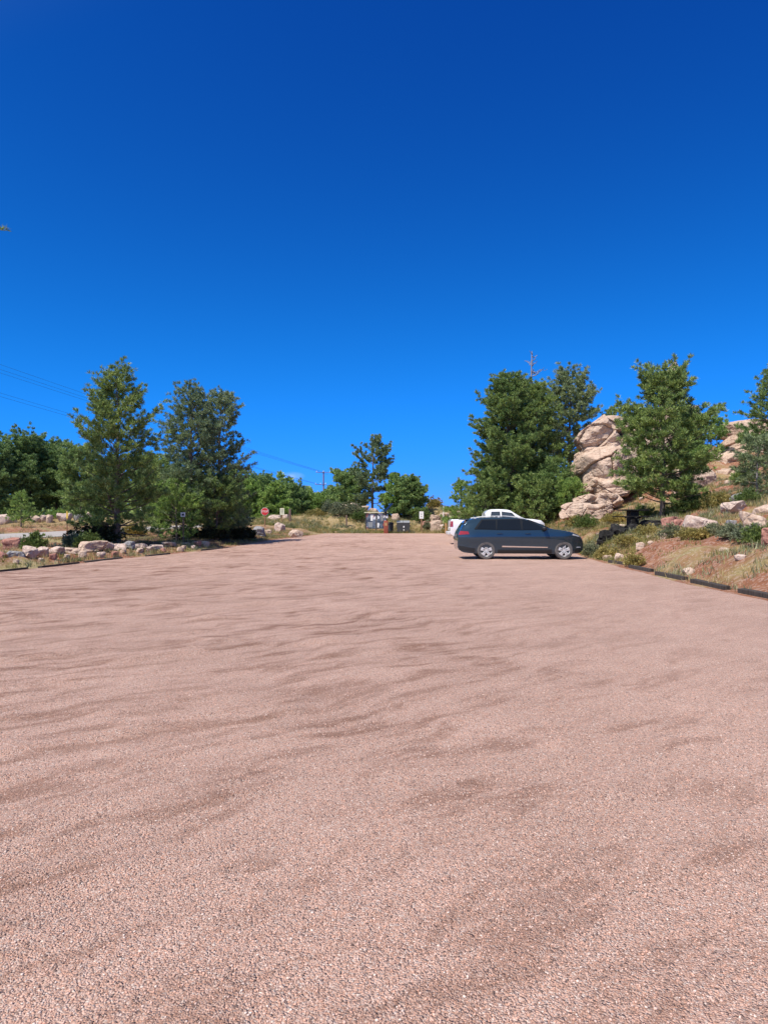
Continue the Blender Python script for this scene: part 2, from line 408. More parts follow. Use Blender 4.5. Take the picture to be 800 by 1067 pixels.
# ------------------------------------------------------------------ world, sun, camera
EL, SUNX, SUNY = 59.0, -0.72, -0.69
W = bpy.data.worlds.new('World'); S.world = W; W.use_nodes = True
nt = W.node_tree; bg = nt.nodes['Background']
sky = nt.nodes.new('ShaderNodeTexSky'); sky.sky_type = 'NISHITA'; sky.sun_disc = False
sky.sun_elevation = R(EL); sky.sun_rotation = math.atan2(SUNX, SUNY)
sky.altitude = 2600; sky.air_density = 1.0; sky.dust_density = 0.25; sky.ozone_density = 3.0
gm = nt.nodes.new('ShaderNodeGamma'); gm.inputs[1].default_value = 1.0
hs = nt.nodes.new('ShaderNodeHueSaturation'); hs.inputs['Saturation'].default_value = 1.0; hs.inputs['Hue'].default_value = .5
nt.links.new(sky.outputs[0], gm.inputs[0])
# thin dry mountain air seen through a phone: deepen the blue channel by channel
sp = nt.nodes.new('ShaderNodeSeparateColor'); cb_ = nt.nodes.new('ShaderNodeCombineColor'); nt.links.new(gm.outputs[0], sp.inputs[0])
for ch, (ref, ex, tgt) in enumerate(((2.2, 1.6, .16), (3.2, 2.0, 2.15), (5.6, 1.12, 8.2))):
    d_ = nt.nodes.new('ShaderNodeMath'); d_.operation = 'DIVIDE'; d_.inputs[1].default_value = ref; nt.links.new(sp.outputs[ch], d_.inputs[0])
    p_ = nt.nodes.new('ShaderNodeMath'); p_.operation = 'POWER'; p_.inputs[1].default_value = ex; nt.links.new(d_.outputs[0], p_.inputs[0])
    if ch == 1:                       # green levels off towards the horizon
        q_ = nt.nodes.new('ShaderNodeMath'); q_.operation = 'MULTIPLY_ADD'; q_.inputs[1].default_value = 1.2 / 2.2; q_.inputs[2].default_value = 1 / 2.2; nt.links.new(p_.outputs[0], q_.inputs[0])
        v_ = nt.nodes.new('ShaderNodeMath'); v_.operation = 'DIVIDE'; nt.links.new(p_.outputs[0], v_.inputs[0]); nt.links.new(q_.outputs[0], v_.inputs[1]); p_ = v_
    m_ = nt.nodes.new('ShaderNodeMath'); m_.operation = 'MULTIPLY'; m_.inputs[1].default_value = tgt; nt.links.new(p_.outputs[0], m_.inputs[0])
    nt.links.new(m_.outputs[0], cb_.inputs[ch])
nt.links.new(cb_.outputs[0], hs.inputs['Color'])
# one small wisp of cloud low over the trees
tc = nt.nodes.new('ShaderNodeTexCoord')
cd = Vector(((305 - 400) / F, 1, (HY - 496) / F)).normalized()
sub = nt.nodes.new('ShaderNodeVectorMath'); sub.operation = 'SUBTRACT'; sub.inputs[1].default_value = cd
nt.links.new(tc.outputs['Generated'], sub.inputs[0])
mp = nt.nodes.new('ShaderNodeMapping'); mp.inputs['Scale'].default_value = (55, 20, 150); nt.links.new(sub.outputs[0], mp.inputs[0])
ln = nt.nodes.new('ShaderNodeVectorMath'); ln.operation = 'LENGTH'; nt.links.new(mp.outputs[0], ln.inputs[0])
nz = nt.nodes.new('ShaderNodeTexNoise'); nz.inputs['Scale'].default_value = 120; nz.inputs['Detail'].default_value = 4; nt.links.new(tc.outputs['Generated'], nz.inputs[0])
mr = nt.nodes.new('ShaderNodeMapRange'); mr.inputs[1].default_value = 1.0; mr.inputs[2].default_value = 0.0; mr.inputs[3].default_value = 0; mr.inputs[4].default_value = .5
nt.links.new(ln.outputs['Value'], mr.inputs[0])
ml = nt.nodes.new('ShaderNodeMath'); ml.operation = 'MULTIPLY'; nt.links.new(mr.outputs[0], ml.inputs[0]); nt.links.new(nz.outputs['Fac'], ml.inputs[1])
mx = nt.nodes.new('ShaderNodeMix'); mx.data_type = 'RGBA'; nt.links.new(ml.outputs[0], mx.inputs[0]); hd0 = math.hypot(SUNX, SUNY); dp = nt.nodes.new('ShaderNodeVectorMath'); dp.operation = 'DOT_PRODUCT'
nt.links.new(tc.outputs['Generated'], dp.inputs[0]); dp.inputs[1].default_value = (SUNX / hd0 * math.cos(R(EL)), SUNY / hd0 * math.cos(R(EL)), math.sin(R(EL)))
ms = nt.nodes.new('ShaderNodeMapRange'); ms.interpolation_type = 'SMOOTHSTEP'; ms.inputs[1].default_value = .30; ms.inputs[2].default_value = .88; nt.links.new(dp.outputs['Value'], ms.inputs[0])
br = nt.nodes.new('ShaderNodeMix'); br.data_type = 'RGBA'; br.blend_type = 'MULTIPLY'; br.inputs[0].default_value = 1; nt.links.new(sky.outputs[0], br.inputs[6]); br.inputs[7].default_value = (2.3, 2.05, 1.75, 1)
m2 = nt.nodes.new('ShaderNodeMix'); m2.data_type = 'RGBA'; nt.links.new(ms.outputs[0], m2.inputs[0]); nt.links.new(hs.outputs[0], m2.inputs[6]); nt.links.new(br.outputs[2], m2.inputs[7])
nt.links.new(m2.outputs[2], mx.inputs[6]); mx.inputs[7].default_value = (8, 8.5, 9.5, 1)
nt.links.new(mx.outputs[2], bg.inputs['Color']); bg.inputs['Strength'].default_value = .1
sd = bpy.data.lights.new('sun', 'SUN'); sd.energy = 5.0; sd.angle = R(.53); sd.color = (1.0, .94, .85)
so = bpy.data.objects.new('sun', sd); C.objects.link(so)
hd = math.hypot(SUNX, SUNY); dv = Vector((SUNX / hd * math.cos(R(EL)), SUNY / hd * math.cos(R(EL)), math.sin(R(EL))))
so.rotation_euler = dv.to_track_quat('Z', 'Y').to_euler(); so.location = dv * 50
cam = bpy.data.cameras.new('camera'); co = bpy.data.objects.new('camera', cam); C.objects.link(co); S.camera = co
cam.sensor_fit = 'HORIZONTAL'; cam.sensor_width = 36; cam.lens = F / 800 * 36; cam.clip_end = 6000; cam.clip_start = .05
co.location = (0, 0, CAMZ); co.rotation_euler = (R(90) + math.atan((HY - 533.5) / F), 0, 0)
S.view_settings.view_transform = 'Standard'; S.view_settings.look = 'None'; S.view_settings.gamma = 1; S.view_settings.exposure = 0.28
S.cycles.max_bounces = 6; S.cycles.transparent_max_bounces = 8

# ------------------------------------------------------------------ ground, lot, road
def axis(lo, hi, st, far, grow=1.22):
    a = list(np.arange(lo, hi, st)); s = st
    while a[-1] < far: s *= grow; a.append(a[-1] + s)
    s = st
    while a[0] > -far: s *= grow; a.insert(0, a[0] - s)
    return np.array(a)
gx = axis(-42, 42, .28, 3000); gy = axis(6, 104, .28, 3000)
GX, GY = np.meshgrid(gx, gy); GZ = Hgt(GX, GY)
def grid_faces(ny, nx):
    i = (np.arange(ny - 1)[:, None] * nx + np.arange(nx - 1)[None]).ravel()
    return np.stack([i, i + 1, i + nx + 1, i + nx], 1)
g = link('ground', np_mesh('ground', np.stack([GX, GY, GZ], -1).reshape(-1, 3), grid_faces(*GX.shape), M['ground'], True)); tag(g, kind='structure')
# gravel lot: wavy edge to edge strip
ys = np.concatenate([np.arange(-8, 1.5, .25), np.arange(1.5, 12, .05), np.arange(12, 30, .12), np.arange(30, 72.6, .35)])
us = np.linspace(0, 1, 400)
YY, UU = np.meshgrid(ys, us, indexing='ij')
wob = .10 * fbm(YY * .9, YY * 0, s=3)
l, r = Lx(YY) + .14 + wob, Rx(YY) - .10 + .08 * fbm(YY * .9, YY * 0 + 5, s=5)
XX = l + (r - l) * UU
YYw = YY + 0
def ripple(x, y):
    a, b = (x * math.cos(R(42)) + y * math.sin(R(42))), (-x * math.sin(R(42)) + y * math.cos(R(42)))
    q = fbm(a * .85, b * 2.6, s=61, o=3)
    rid = np.maximum(q, 0) ** 1.3
    am = .35 + .65 * sst(5.5, -2.5, x)
    return .10 * rid * am + .022 * fbm(x * .45, y * .45, s=71, o=3) + .012 * fbm(x * 3.2, y * 3.2, s=73, o=2)
ed = np.minimum(np.minimum(XX - l, r - XX), 72.6 - YY)
ZZ = lotz(XX, YY) + ripple(XX, YY) * sst(0, 1.5, ed) - .05 * sst(.25, 0, ed)
lot = link('gravel_lot', np_mesh('gravel_lot', np.stack([XX, YYw, ZZ], -1).reshape(-1, 3), grid_faces(*XX.shape), M['gravel'], True)); tag(lot, kind='structure')
# loose stones lying on the gravel near the viewer
ico = bmesh.new(); bmesh.ops.create_icosphere(ico, subdivisions=1, radius=1); iv = np.array([v.co[:] for v in ico.verts]); ico.verts.index_update()
ifc = np.array([[v.index for v in f.verts] for f in ico.faces]); ico.free()
N = 62000
dpt = 1.6 + 7.2 * rng.random(N * 3) ** 1.0
xs = (rng.random(N * 3) - .5) * (1.35 * dpt + 1.2)
keep = rng.random(N * 3) < np.clip((9.2 - dpt) / 7.5, 0, 1) * (dpt / 7)
dpt, xs = dpt[keep][:N], xs[keep][:N]; N = len(xs)
sz = (.0026 + .0036 * rng.random(N) ** 2.2)
sc = sz[:, None] * np.stack([rng.uniform(.8, 1.35, N), rng.uniform(.7, 1.2, N), rng.uniform(.5, .9, N)], 1)
jit = 1 + .22 * rng.standard_normal((N, 12, 1)).clip(-1.4, 1.4)
P = iv[None] * jit * sc[:, None]
an = rng.random(N) * 2 * PI; ca, sa = np.cos(an)[:, None], np.sin(an)[:, None]
P = np.stack([P[..., 0] * ca - P[..., 1] * sa, P[..., 0] * sa + P[..., 1] * ca, P[..., 2]], -1)
P += np.stack([xs, dpt, ripple(xs, dpt) + sz * .25], 1)[:, None]
st = link('loose_gravel', np_mesh('loose_gravel', P.reshape(-1, 3), (ifc[None] + (np.arange(N) * 12)[:, None, None]).reshape(-1, 3), M['stone'])); tag(st, kind='stuff')
# road
tn = np.gradient(RC, axis=0); tn /= np.linalg.norm(tn, axis=1)[:, None]; nm = np.stack([-tn[:, 1], tn[:, 0]], 1)
off = np.linspace(-4.1, 4.1, 9)
rp = RC[:, None] + nm[:, None] * off[None, :, None]
rz_ = Hgt(rp[..., 0], rp[..., 1]) + .035 + .04 * (1 - (off / 4.1) ** 2)[None]
rd = link('road', np_mesh('road', np.concatenate([rp, rz_[..., None]], -1).reshape(-1, 3), grid_faces(len(RC), 9), M['road'], True)); tag(rd, kind='structure')

# ------------------------------------------------------------------ rocks
_ico = {}
def icos(sub):
    if sub not in _ico:
        b = bmesh.new(); bmesh.ops.create_icosphere(b, subdivisions=sub, radius=1); b.verts.index_update()
        _ico[sub] = (np.array([v.co[:] for v in b.verts]), np.array([[v.index for v in f.verts] for f in b.faces])); b.free()
    return _ico[sub]
def rock_mesh(seed, dims, mat, sub=4, cuts=13, boxy=.5, rough=.07, frac=.05, cells=9):
    r = np.random.default_rng(seed); v, f = icos(sub)
    n = r.standard_normal((cuts, 3)); n /= np.linalg.norm(n, axis=1)[:, None]
    ax = np.array([[1, 0, 0], [-1, 0, 0], [0, 1, 0], [0, -1, 0], [0, 0, 1], [0, 0, -1.]]) + .25 * r.standard_normal((6, 3)) * (1 - boxy)
    ax += .12 * r.standard_normal((6, 3)); ax /= np.linalg.norm(ax, axis=1)[:, None]
    n = np.vstack([n, ax]); d = np.concatenate([r.uniform(.84, 1.12, cuts), r.uniform(.74, .88, 6)])
    dot = np.maximum(v @ n.T, .02); rr = d / dot
    k = 26.0; rad = (np.sum(rr ** -k, axis=1)) ** (-1 / k)
    sft = r.uniform(0, 50, 3)
    q = v * 1.6 + sft
    rad = rad * (1 + rough * 1.6 * fbm(q[:, 0], q[:, 1], q[:, 2], s=seed % 97, o=5))
    q2 = v * 4.5 + sft; ridge = 1 - np.abs(fbm(q2[:, 0], q2[:, 1], q2[:, 2], s=seed % 89 + 5, o=3)) * 2
    rad = rad - rough * .55 * np.maximum(ridge - .8, 0) * 5 * .3
    q3 = v * np.array([1.5, 1.5, 2.6]) + sft * 1.3; lg = fbm(q3[:, 0], q3[:, 1], q3[:, 2], s=seed % 83 + 11, o=4) * 5
    lg = np.floor(lg) + sst(.7, 1.0, lg - np.floor(lg)); rad = rad + rough * .34 * lg
    cp = r.standard_normal((cells, 3)); cp /= np.linalg.norm(cp, axis=1)[:, None]; cp *= r.uniform(.8, 1.1, cells)[:, None]
    jv = v + .10 * np.stack([fbm(q[:, 0] * 1.6, q[:, 1] * 1.6, q[:, 2] * 1.6, s=a_ + seed % 71) for a_ in (3, 9, 15)], 1)
    dd = np.linalg.norm(jv[:, None] - cp[None], axis=2); od = np.argsort(dd, axis=1)[:, :2]; d1 = np.take_along_axis(dd, od, 1)
    rad = rad + frac * r.uniform(-1, 1, cells)[od[:, 0]] * sst(0, .06, d1[:, 1] - d1[:, 0]) - frac * 1.5 * np.exp(-((d1[:, 1] - d1[:, 0]) / .028) ** 2)
    p = v * rad[:, None] * np.asarray(dims)[None] / 2 * 1.14
    me = np_mesh('boulder', p, f, mat, True); me.set_sharp_from_angle(angle=R(26))
    return me
def rock(seed, px0, px1, y0, y1, Y, mat, label, depth=None, rz=0., tilt=0., name='boulder', group=None, cat='boulder', sub=4, sink=.26, fixed=False, **kw):
    """a boulder Y metres away, as wide and tall as the photo shows it"""
    w = (px1 - px0) / F * Y; x = X((px0 + px1) / 2, Y); zt, zb = Z(y0, Y), Z(y1, Y)
    if not fixed:
        g0 = hz(x, Y); h = max(zt - zb, .12); zb = g0 - sink * h; zt = g0 + h * (1 - sink * .3)
    h = zt - zb
    o = link(name, rock_mesh(seed, (w, depth or max(w * .8, h), h), mat, sub, **kw)); o.location = (x, Y, (zt + zb) / 2)
    o.rotation_euler = (0, R(tilt), R(rz))
    return tag(o, label, cat, group)

# left edge row of the lot
LR = 'boulders along the left edge of the gravel lot'
for i, (a, b, c, d, m, lb) in enumerate([
    (-12, 6, 582, 594, 'red_rock', 'dark red boulder at the very left of the lot edge row'),
    (7, 26, 580, 592, 'grey_rock', 'grey boulder beside the dark red one on the lot edge'),
    (24, 37, 577, 592, 'pale_rock', 'pale pointed boulder right of the grey one on the lot edge'),
    (38, 52, 578, 590, 'pale_rock', 'pale blocky boulder second to the right of the grey one'),
    (52, 68, 578, 588, 'pale_rock', 'low cream boulder between pale blocks and the big pink boulder'),
    (68, 84, 579, 587, 'granite', 'small flat pinkish boulder just left of the big pink boulder'),
    (83, 107, 571, 585, 'granite', 'biggest rounded pink boulder on the left lot edge'),
    (101, 117, 571, 583, 'pale_rock', 'whitish boulder touching the right of the big pink boulder'),
    (113, 134, 570, 582, 'pale_rock', 'large whitish boulder in front of the tall left pine trunk'),
    (128, 141, 570, 580, 'grey_rock', 'grey boulder right of the tall left pine trunk'),
    (138, 154, 572, 580, 'pale_rock', 'low pale boulder following the grey one right of the trunk'),
    (155, 170, 571, 578, 'pale_rock', 'small pale boulder where the tree shade starts'),
    (168, 184, 571, 577, 'granite', 'low pink stone halfway along the shaded lot edge'),
    (186, 200, 570, 575, 'granite', 'flat small pink stone beneath the twin pines'),
    (202, 216, 567, 574, 'pale_rock', 'pale stone at the shaded lot edge under the twin pines')]):
    cx = (a + b) / 2
    yb = d; Y = np.interp(cx, [-10, 30, 60, 104, 155, 225, 268], [24.2, 25.9, 27.6, 31.2, 34.5, 41.6, 50.5])
    rock(100 + i, a, b, c + .22 * (d - c), d, Y + .35, M[m], lb, group=LR, rz=i * 37, sub=4)
for i in range(16):
    y = 24.6 + i * 1.0 + rng.uniform(-.3, .3); x = float(Lx(y)) - rng.uniform(.25, .9); q = (x / y * F + 400, HY + 1.5 * F / y); w = rng.uniform(5, 9)
    rock(140 + i * 7, q[0] - w / 2, q[0] + w / 2, q[1] - w * .75, q[1], y, M[['granite', 'pale_rock', 'red_rock', 'granite'][i % 4]], 'small stone filling the gaps between the left edge boulders', group='small stones along the left lot edge', rz=i * 50, sub=3, name='stone', cat='stone')
rock(131, 4, 24, 565, 578, 33, M['red_rock'], 'rust red boulder in the shade between road and lot edge', rz=20)
rock(132, 38, 47, 570, 577, 33, M['red_rock'], 'small brown rock behind the pale blocky boulders', rz=70)
rock(133, 66, 77, 566, 573, 37, M['granite'], 'small tan rock at the foot of the yellow marker post', rz=10)
for i, (a, b, c, d, Y, m, lb) in enumerate([
    (-6, 11, 536, 547, 74, 'pale_rock', 'large pale boulder at far left beyond the road'),
    (9, 17, 539, 547, 75, 'pale_rock', 'small pale boulder beside the large one beyond the road'),
    (32, 42, 538, 546, 76, 'granite', 'tan boulder right of the young pine beyond the road'),
    (45, 49, 538, 545, 77, 'pale_rock', 'narrow upright pale stone beyond the road'),
    (48, 55, 536, 546, 76, 'granite', 'pointed tan boulder next to the narrow upright stone'),
    (60, 74, 538, 546, 77, 'pale_rock', 'pale boulder behind the yellow marker post'),
    (76, 89, 537, 546, 78, 'grey_rock', 'grey boulder right of the yellow marker beyond the road'),
    (90, 99, 538, 546, 79, 'pale_rock', 'pale boulder last of the row left of the tall pine'),
    (150, 162, 542, 550, 84, 'granite', 'tan boulder beyond the road under the white sign')]):
    rock(150 + i, a, b, c, d, Y, M[m], lb, group='boulders beyond the road', rz=i * 51, sub=3)
for i, (a, b, c, d, Y, m, lb) in enumerate([
    (262, 276, 555, 565, 53, 'grey_rock', 'grey white boulder at the right end of the tree shade'),
    (286, 297, 551, 560, 62, 'pale_rock', 'pale boulder on the lot corner beneath the cream sign'),
    (300, 317, 553, 563, 57, 'granite', 'pointed pink boulder on the lot corner by the gravel'),
    (280, 293, 546, 551, 78, 'pale_rock', 'long pale boulder behind the cream sign post'),
    (295, 303, 545, 550, 79, 'pale_rock', 'whitish boulder between cream sign and wooden post'),
    (274, 284, 558, 564, 56, 'granite', 'flat tan stone between grey and pale corner boulders')]):
    rock(170 + i, a, b, c, d, Y, M[m], lb, rz=i * 61)
for i, (a, b, c, d, Y, lb) in enumerate([
    (344, 353, 531, 538, 86, 'tan boulder on top of the grassy mound, furthest left'),
    (354, 363, 532, 538, 86.5, 'tan boulder on the mound above the short brown post'),
    (363, 374, 530, 537, 87, 'largest tan boulder on the crest of the grassy mound'),
    (373, 384, 531, 537, 87, 'tan boulder on the mound just left of the notice board'),
    (384, 394, 530, 537, 88, 'yellowish boulder on the mound behind the notice board'),
    (408, 416, 541, 549, 81, 'tan boulder between the solar post and the dumpster')]):
    rock(180 + i, a, b, c, d, Y, M['granite'], lb, rz=i * 40, sub=3, group='boulders on the mound behind the notice board')
for i, (a, b, c, d, Y, m, lb) in enumerate([
    (448, 462, 545, 557, 75.5, 'granite', 'tan boulder at the foot of the pink rock knoll'),
    (458, 468, 548, 557, 75, 'pale_rock', 'pale low boulder between the knoll and the truck tailgate'),
    (440, 450, 547, 555, 77, 'red_rock', 'brown rock right of the small white parking sign'),
    (447, 458, 538, 546, 79, 'granite', 'pink boulder halfway up the rock knoll'),
    (458, 467, 536, 545, 80, 'granite', 'pink boulder beside the tall thin post on the knoll'),
    (446, 458, 527, 535, 86, 'granite', 'pink granite crest stone of the far knoll'),
    (468, 488, 527, 545, 76, 'granite', 'tan granite ledge behind the white truck tailgate')]):
    rock(190 + i, a, b, c, d, Y, M[m], lb, rz=i * 33, sub=4)
# the big outcrop, block by block
for i, (a, b, c, d, Y, dp, t, lb) in enumerate([
    (628, 656, 434, 452, 58.5, 3, 14, 'small flat cap stone on top of the left outcrop'),
    (600, 640, 444, 474, 56.8, 5, -26, 'overhanging block jutting left near the outcrop top'),
    (624, 645, 456, 480, 56.8, 3, -8, 'squarish block right of the overhanging outcrop nose'),
    (602, 630, 464, 488, 56.4, 4, -24, 'slanting block directly beneath the overhanging nose'),
    (604, 652, 466, 514, 55.0, 6, -12, 'largest smooth granite face in the middle of the outcrop'),
    (618, 654, 496, 520, 53.4, 4, -6, 'bulging granite block at the lower right of the outcrop'),
    (606, 628, 488, 518, 55.4, 4, 10, 'narrow tan block at the lower left of the outcrop'),
    (619, 645, 513, 530, 51.5, 3, 8, 'slab lying in front of the outcrop foot'),
    (596, 625, 514, 533, 52.0, 3, -5, 'tan blocky boulder left of the slab at the outcrop foot'),
    (586, 612, 524, 542, 49.5, 2.4, 4, 'low tan boulder above the bonnet of the blue car'),
    (610, 634, 526, 542, 48.5, 2.4, -6, 'low broken boulder right above the blue car nose'),
    (612, 650, 455, 535, 60.5, 4, 0, 'inner core of the left outcrop seen in the joints'),
    (688, 707, 385, 430, 62, 6, 8, 'highest granite summit block behind the big right pine'),
    (655, 730, 428, 485, 62, 8, 6, 'huge granite mass hidden behind the big right pine'),
    (638, 690, 442, 520, 60, 8, -3, 'steep granite wall joining outcrop and hidden mass'),
    (737, 766, 470, 500, 56, 4, 10, 'tan layered block right of the big pine'),
    (757, 788, 437, 460, 60, 5, -5, 'rounded granite knob on the right skyline'),
    (765, 790, 452, 480, 59, 5, 3, 'granite block under the rounded skyline knob'),
    (750, 775, 464, 482, 57.5, 4, -12, 'granite shoulder between the layered block and the knob'),
    (782, 815, 447, 470, 62, 5, 6, 'granite knob at the right edge of the skyline'),
    (784, 815, 462, 500, 60, 5, -4, 'granite wall below the knob at the right edge'),
    (700, 742, 486, 520, 50, 3, 6, 'granite slab half hidden by the right side of the big pine'),
    (744, 775, 488, 512, 53, 3, -8, 'granite ledge stepping down beneath the layered block'),
    (755, 770, 500, 509, 46, 1.2, 0, 'small pinkish ledge beneath the layered block')]):
    rock(210 + i, a, b, c, d, Y, M['granite'], lb, depth=dp, rz=(i * 47 % 40) - 20, tilt=t * .9, fixed=True, sub=6 if b - a > 18 else 5,
         group='granite blocks of the outcrop', cat='rock', name='granite_block', boxy=.6, cuts=18, rough=.06, frac=.09, cells=6)
# slope boulders
for i, (a, b, c, d, Y, m, lb) in enumerate([
    (712, 738, 538, 558, 27.5, 'pale_rock', 'biggest whitish boulder in the middle of the right slope'),
    (734, 746, 547, 560, 26.5, 'pale_rock', 'whitish boulder leaning on the biggest slope boulder'),
    (756, 767, 547, 556, 26, 'grey_rock', 'small lilac grey boulder on the right slope'),
    (775, 800, 547, 562, 24, 'granite', 'tan boulder with a dark hollow near the right edge'),
    (763, 779, 518, 530, 34, 'grey_rock', 'grey pink boulder on the bank below the small conifer'),
    (750, 776, 526, 537, 31, 'pale_rock', 'flat pale slab on the upper right slope'),
    (783, 806, 527, 540, 28, 'granite', 'tan ledge at the right edge of the slope'),
    (690, 703, 531, 545, 31, 'red_rock', 'reddish boulder right of the dark rock pile'),
    (700, 713, 533, 546, 30, 'red_rock', 'second reddish boulder between dark pile and white boulder'),
    (688, 698, 545, 553, 27, 'granite', 'small tan stone under the reddish boulders'),
    (640, 650, 560, 568, 27.5, 'granite', 'pinkish stone in the grass below the dark rock pile'),
    (652, 660, 562, 569, 26.5, 'red_rock', 'pinkish red stone near the lot edge timbers'),
    (662, 672, 553, 561, 27, 'granite', 'tan stone beneath the picnic table'),
    (628, 638, 563, 569, 28.5, 'granite', 'small pink stone right of the blue car bumper'),
    (798, 812, 560, 580, 19, 'red_rock', 'dark red boulder cut by the right picture edge')]):
    rock(240 + i, a, b, c, d, Y, M[m], lb, rz=i * 43, sub=4, group='boulders on the right slope')
for i, (a, b, c, d, Y, lb) in enumerate([
    (622, 640, 543, 560, 33.4, 'black boulder at the left of the dark pile'),
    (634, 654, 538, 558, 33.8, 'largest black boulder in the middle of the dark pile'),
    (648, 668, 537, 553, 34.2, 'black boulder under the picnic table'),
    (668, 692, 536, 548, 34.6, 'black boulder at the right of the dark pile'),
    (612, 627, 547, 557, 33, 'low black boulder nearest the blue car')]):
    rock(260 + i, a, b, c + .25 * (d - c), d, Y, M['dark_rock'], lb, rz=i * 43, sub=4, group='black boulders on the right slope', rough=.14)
# scattered cobbles on the slope: countable but small
cob = [rock_mesh(300 + k, (.3, .26, .2), M[m], 2) for k, m in enumerate(['granite', 'pale_rock', 'red_rock', 'granite'])]
r2 = np.random.default_rng(11); n = 0
while n < 90:
    y = r2.uniform(13, 60); d = r2.uniform(.5, 9); x = float(Rx(y)) + d
    if fbm(np.array([x * .3]), np.array([y * .3]), s=8)[0] < -.05: continue
    s = r2.uniform(.35, 1.5); o = link('cobble', cob[n % 4]); o.location = (x, y, hz(x, y) + .03 * s); o.scale = (s, s, s * r2.uniform(.7, 1.1)); o.rotation_euler = (0, 0, r2.uniform(0, 6.3))
    tag(o, 'small stone among grass and red soil on the right slope', 'stone', 'small stones strewn over the right slope'); n += 1

# ------------------------------------------------------------------ plants
def blades(c, axis, L, w, nb, spread, r, jitter=.0):
    """nb needle blades per clump; c, axis (N,3)"""
    N = len(c); C_ = np.repeat(c, nb, 0); A = np.repeat(axis, nb, 0)
    d = A + spread * r.standard_normal((N * nb, 3)); d /= np.linalg.norm(d, axis=1)[:, None] + 1e-9
    if jitter: C_ = C_ + jitter * r.standard_normal(C_.shape)
    p = np.cross(d, r.standard_normal(d.shape)); p /= np.linalg.norm(p, axis=1)[:, None] + 1e-9
    ln = (L * r.uniform(.65, 1.15, N * nb))[:, None]; ww = (w * r.uniform(.7, 1.3, N * nb))[:, None]
    v = np.stack([C_, C_ + d * ln * .55 + p * ww * .5, C_ + d * ln, C_ + d * ln * .55 - p * ww * .5], 1).reshape(-1, 3)
    return v, np.arange(len(v)).reshape(-1, 4)
def pine_data(seed, Ht, Rm, cb=.12, prof='cone', nbr=70, tl=.2, bw=.045, nb=9, dens=1.0, e0=-8, e1=50, r0=None, lean=.0, gap=.12, one_side=None):
    nbr = int(nbr * 1.36); tl *= 1.16; nb = int(nb * 2.3); bw *= .56
    r = np.random.default_rng(seed); r0 = r0 or .017 * Ht + .03
    k = np.linspace(0, 1, 12)
    tx = lean * Ht * k ** 1.6 + .02 * Ht * np.sin(k * 5 + seed) * k * .5; ty = .015 * Ht * np.sin(k * 4 + seed * 2) * k
    tr = np.stack([tx, ty, k * Ht - .15], 1)
    tv, tf = tube(tr, r0 * (1 - k * .93) * (1 + .5 * np.exp(-k * 25)), 8)
    tv = [tuple(p) for p in tv]; tf = list(tf)
    cen, axs = [], []
    for i in range(nbr):
        u = (i + r.uniform(0, 1)) / nbr
        if r.random() < gap: continue
        if prof == 'cone': q = (1 - u) ** .7 * (.7 + .3 * min(1, u / .2)) + .10 * (1 - u) + .07
        elif prof == 'oval': q = math.sqrt(max(.02, 1 - ((u - .38) / .64) ** 2)) * (1 if u > .2 else .75 + u * 1.2)
        elif prof == 'egg': q = math.sqrt(max(.03, 1 - (max(0, u - .25) / .77) ** 2.6)) * (.80 + .20 * (1 - u)) * (.8 + .2 * min(1, u / .2))
        elif prof == 'dome': q = math.sqrt(max(.04, 1 - (max(0, u - .2) / .815) ** 3.4)) * (.82 + .18 * min(1, u / .25)) * (1 + .12 * math.sin(u * 17 + seed))
        elif prof == 'open': q = (.45 + .55 * math.sin(PI * min(1, .18 + u * .8))) * (1 if u < .85 else .8)
        else: q = math.sqrt(max(.03, 1 - ((u - .5) / .52) ** 2))
        hz_ = Ht * (cb + (1 - cb) * u * .985); az = i * 2.39996 + r.uniform(-.5, .5)
        L = Rm * q * r.uniform(.74, 1.08)
        if one_side is not None: L *= 1 + .5 * math.cos(az - one_side)
        e = R(e0 + 9 + (e1 - e0) * u ** 1.2 + r.uniform(-17, 17))
        b0 = np.array([np.interp(hz_, tr[:, 2], tr[:, 0]), np.interp(hz_, tr[:, 2], tr[:, 1]), hz_])
        s = np.linspace(0, 1, 6); hor = np.array([math.cos(az), math.sin(az), 0])
        cv = r.uniform(.08, .36)
        pts = b0 + hor * (L * s * math.cos(e))[:, None] + np.array([0, 0, 1.]) * (L * (s * math.sin(e) + cv * s * s - .05 * s))[:, None]
        v, f = tube(pts, np.maximum(.008, r0 * .26 * (1 - u * .75)) * (1 - s * .85), 4, False)
        kk = len(tv); tv += [tuple(p) for p in v]; tf += [tuple(a + kk for a in qd) for qd in f]
        nsub = max(3, int(L / .2 * dens))
        for j in range(nsub):
            ss = .22 + .78 * (j + r.random()) / nsub
            p = np.array([np.interp(ss, s, pts[:, a]) for a in range(3)])
            sd = 1 if j % 2 else -1; an = az + sd * R(r.uniform(25, 75)) * (1 - .6 * (ss > .9))
            dd = np.array([math.cos(an), math.sin(an), r.uniform(-.05, 1.0)]); dd /= np.linalg.norm(dd)
            l = min(.36 * L * (1.15 - ss) + .24, .95) * r.uniform(.7, 1.25); m = max(2, int(l / .15 * dens))
            for q_ in range(m):
                t = .42 + .58 * (q_ + .7) / m; cen.append(p + dd * l * t + r.standard_normal(3) * .03); axs.append(dd * .7 + np.array([0, 0, .75]))
    for q_ in range(14):
        cen.append(tr[-1] - np.array([0, 0, q_ * .07])); axs.append(np.array([r.normal() * .5, r.normal() * .5, .8]))
    c = np.array(cen); a = np.array(axs); a /= np.linalg.norm(a, axis=1)[:, None]
    bv, bf = blades(c, a, tl, bw, nb, .62, r)
    return (tv, tf), (bv, bf)
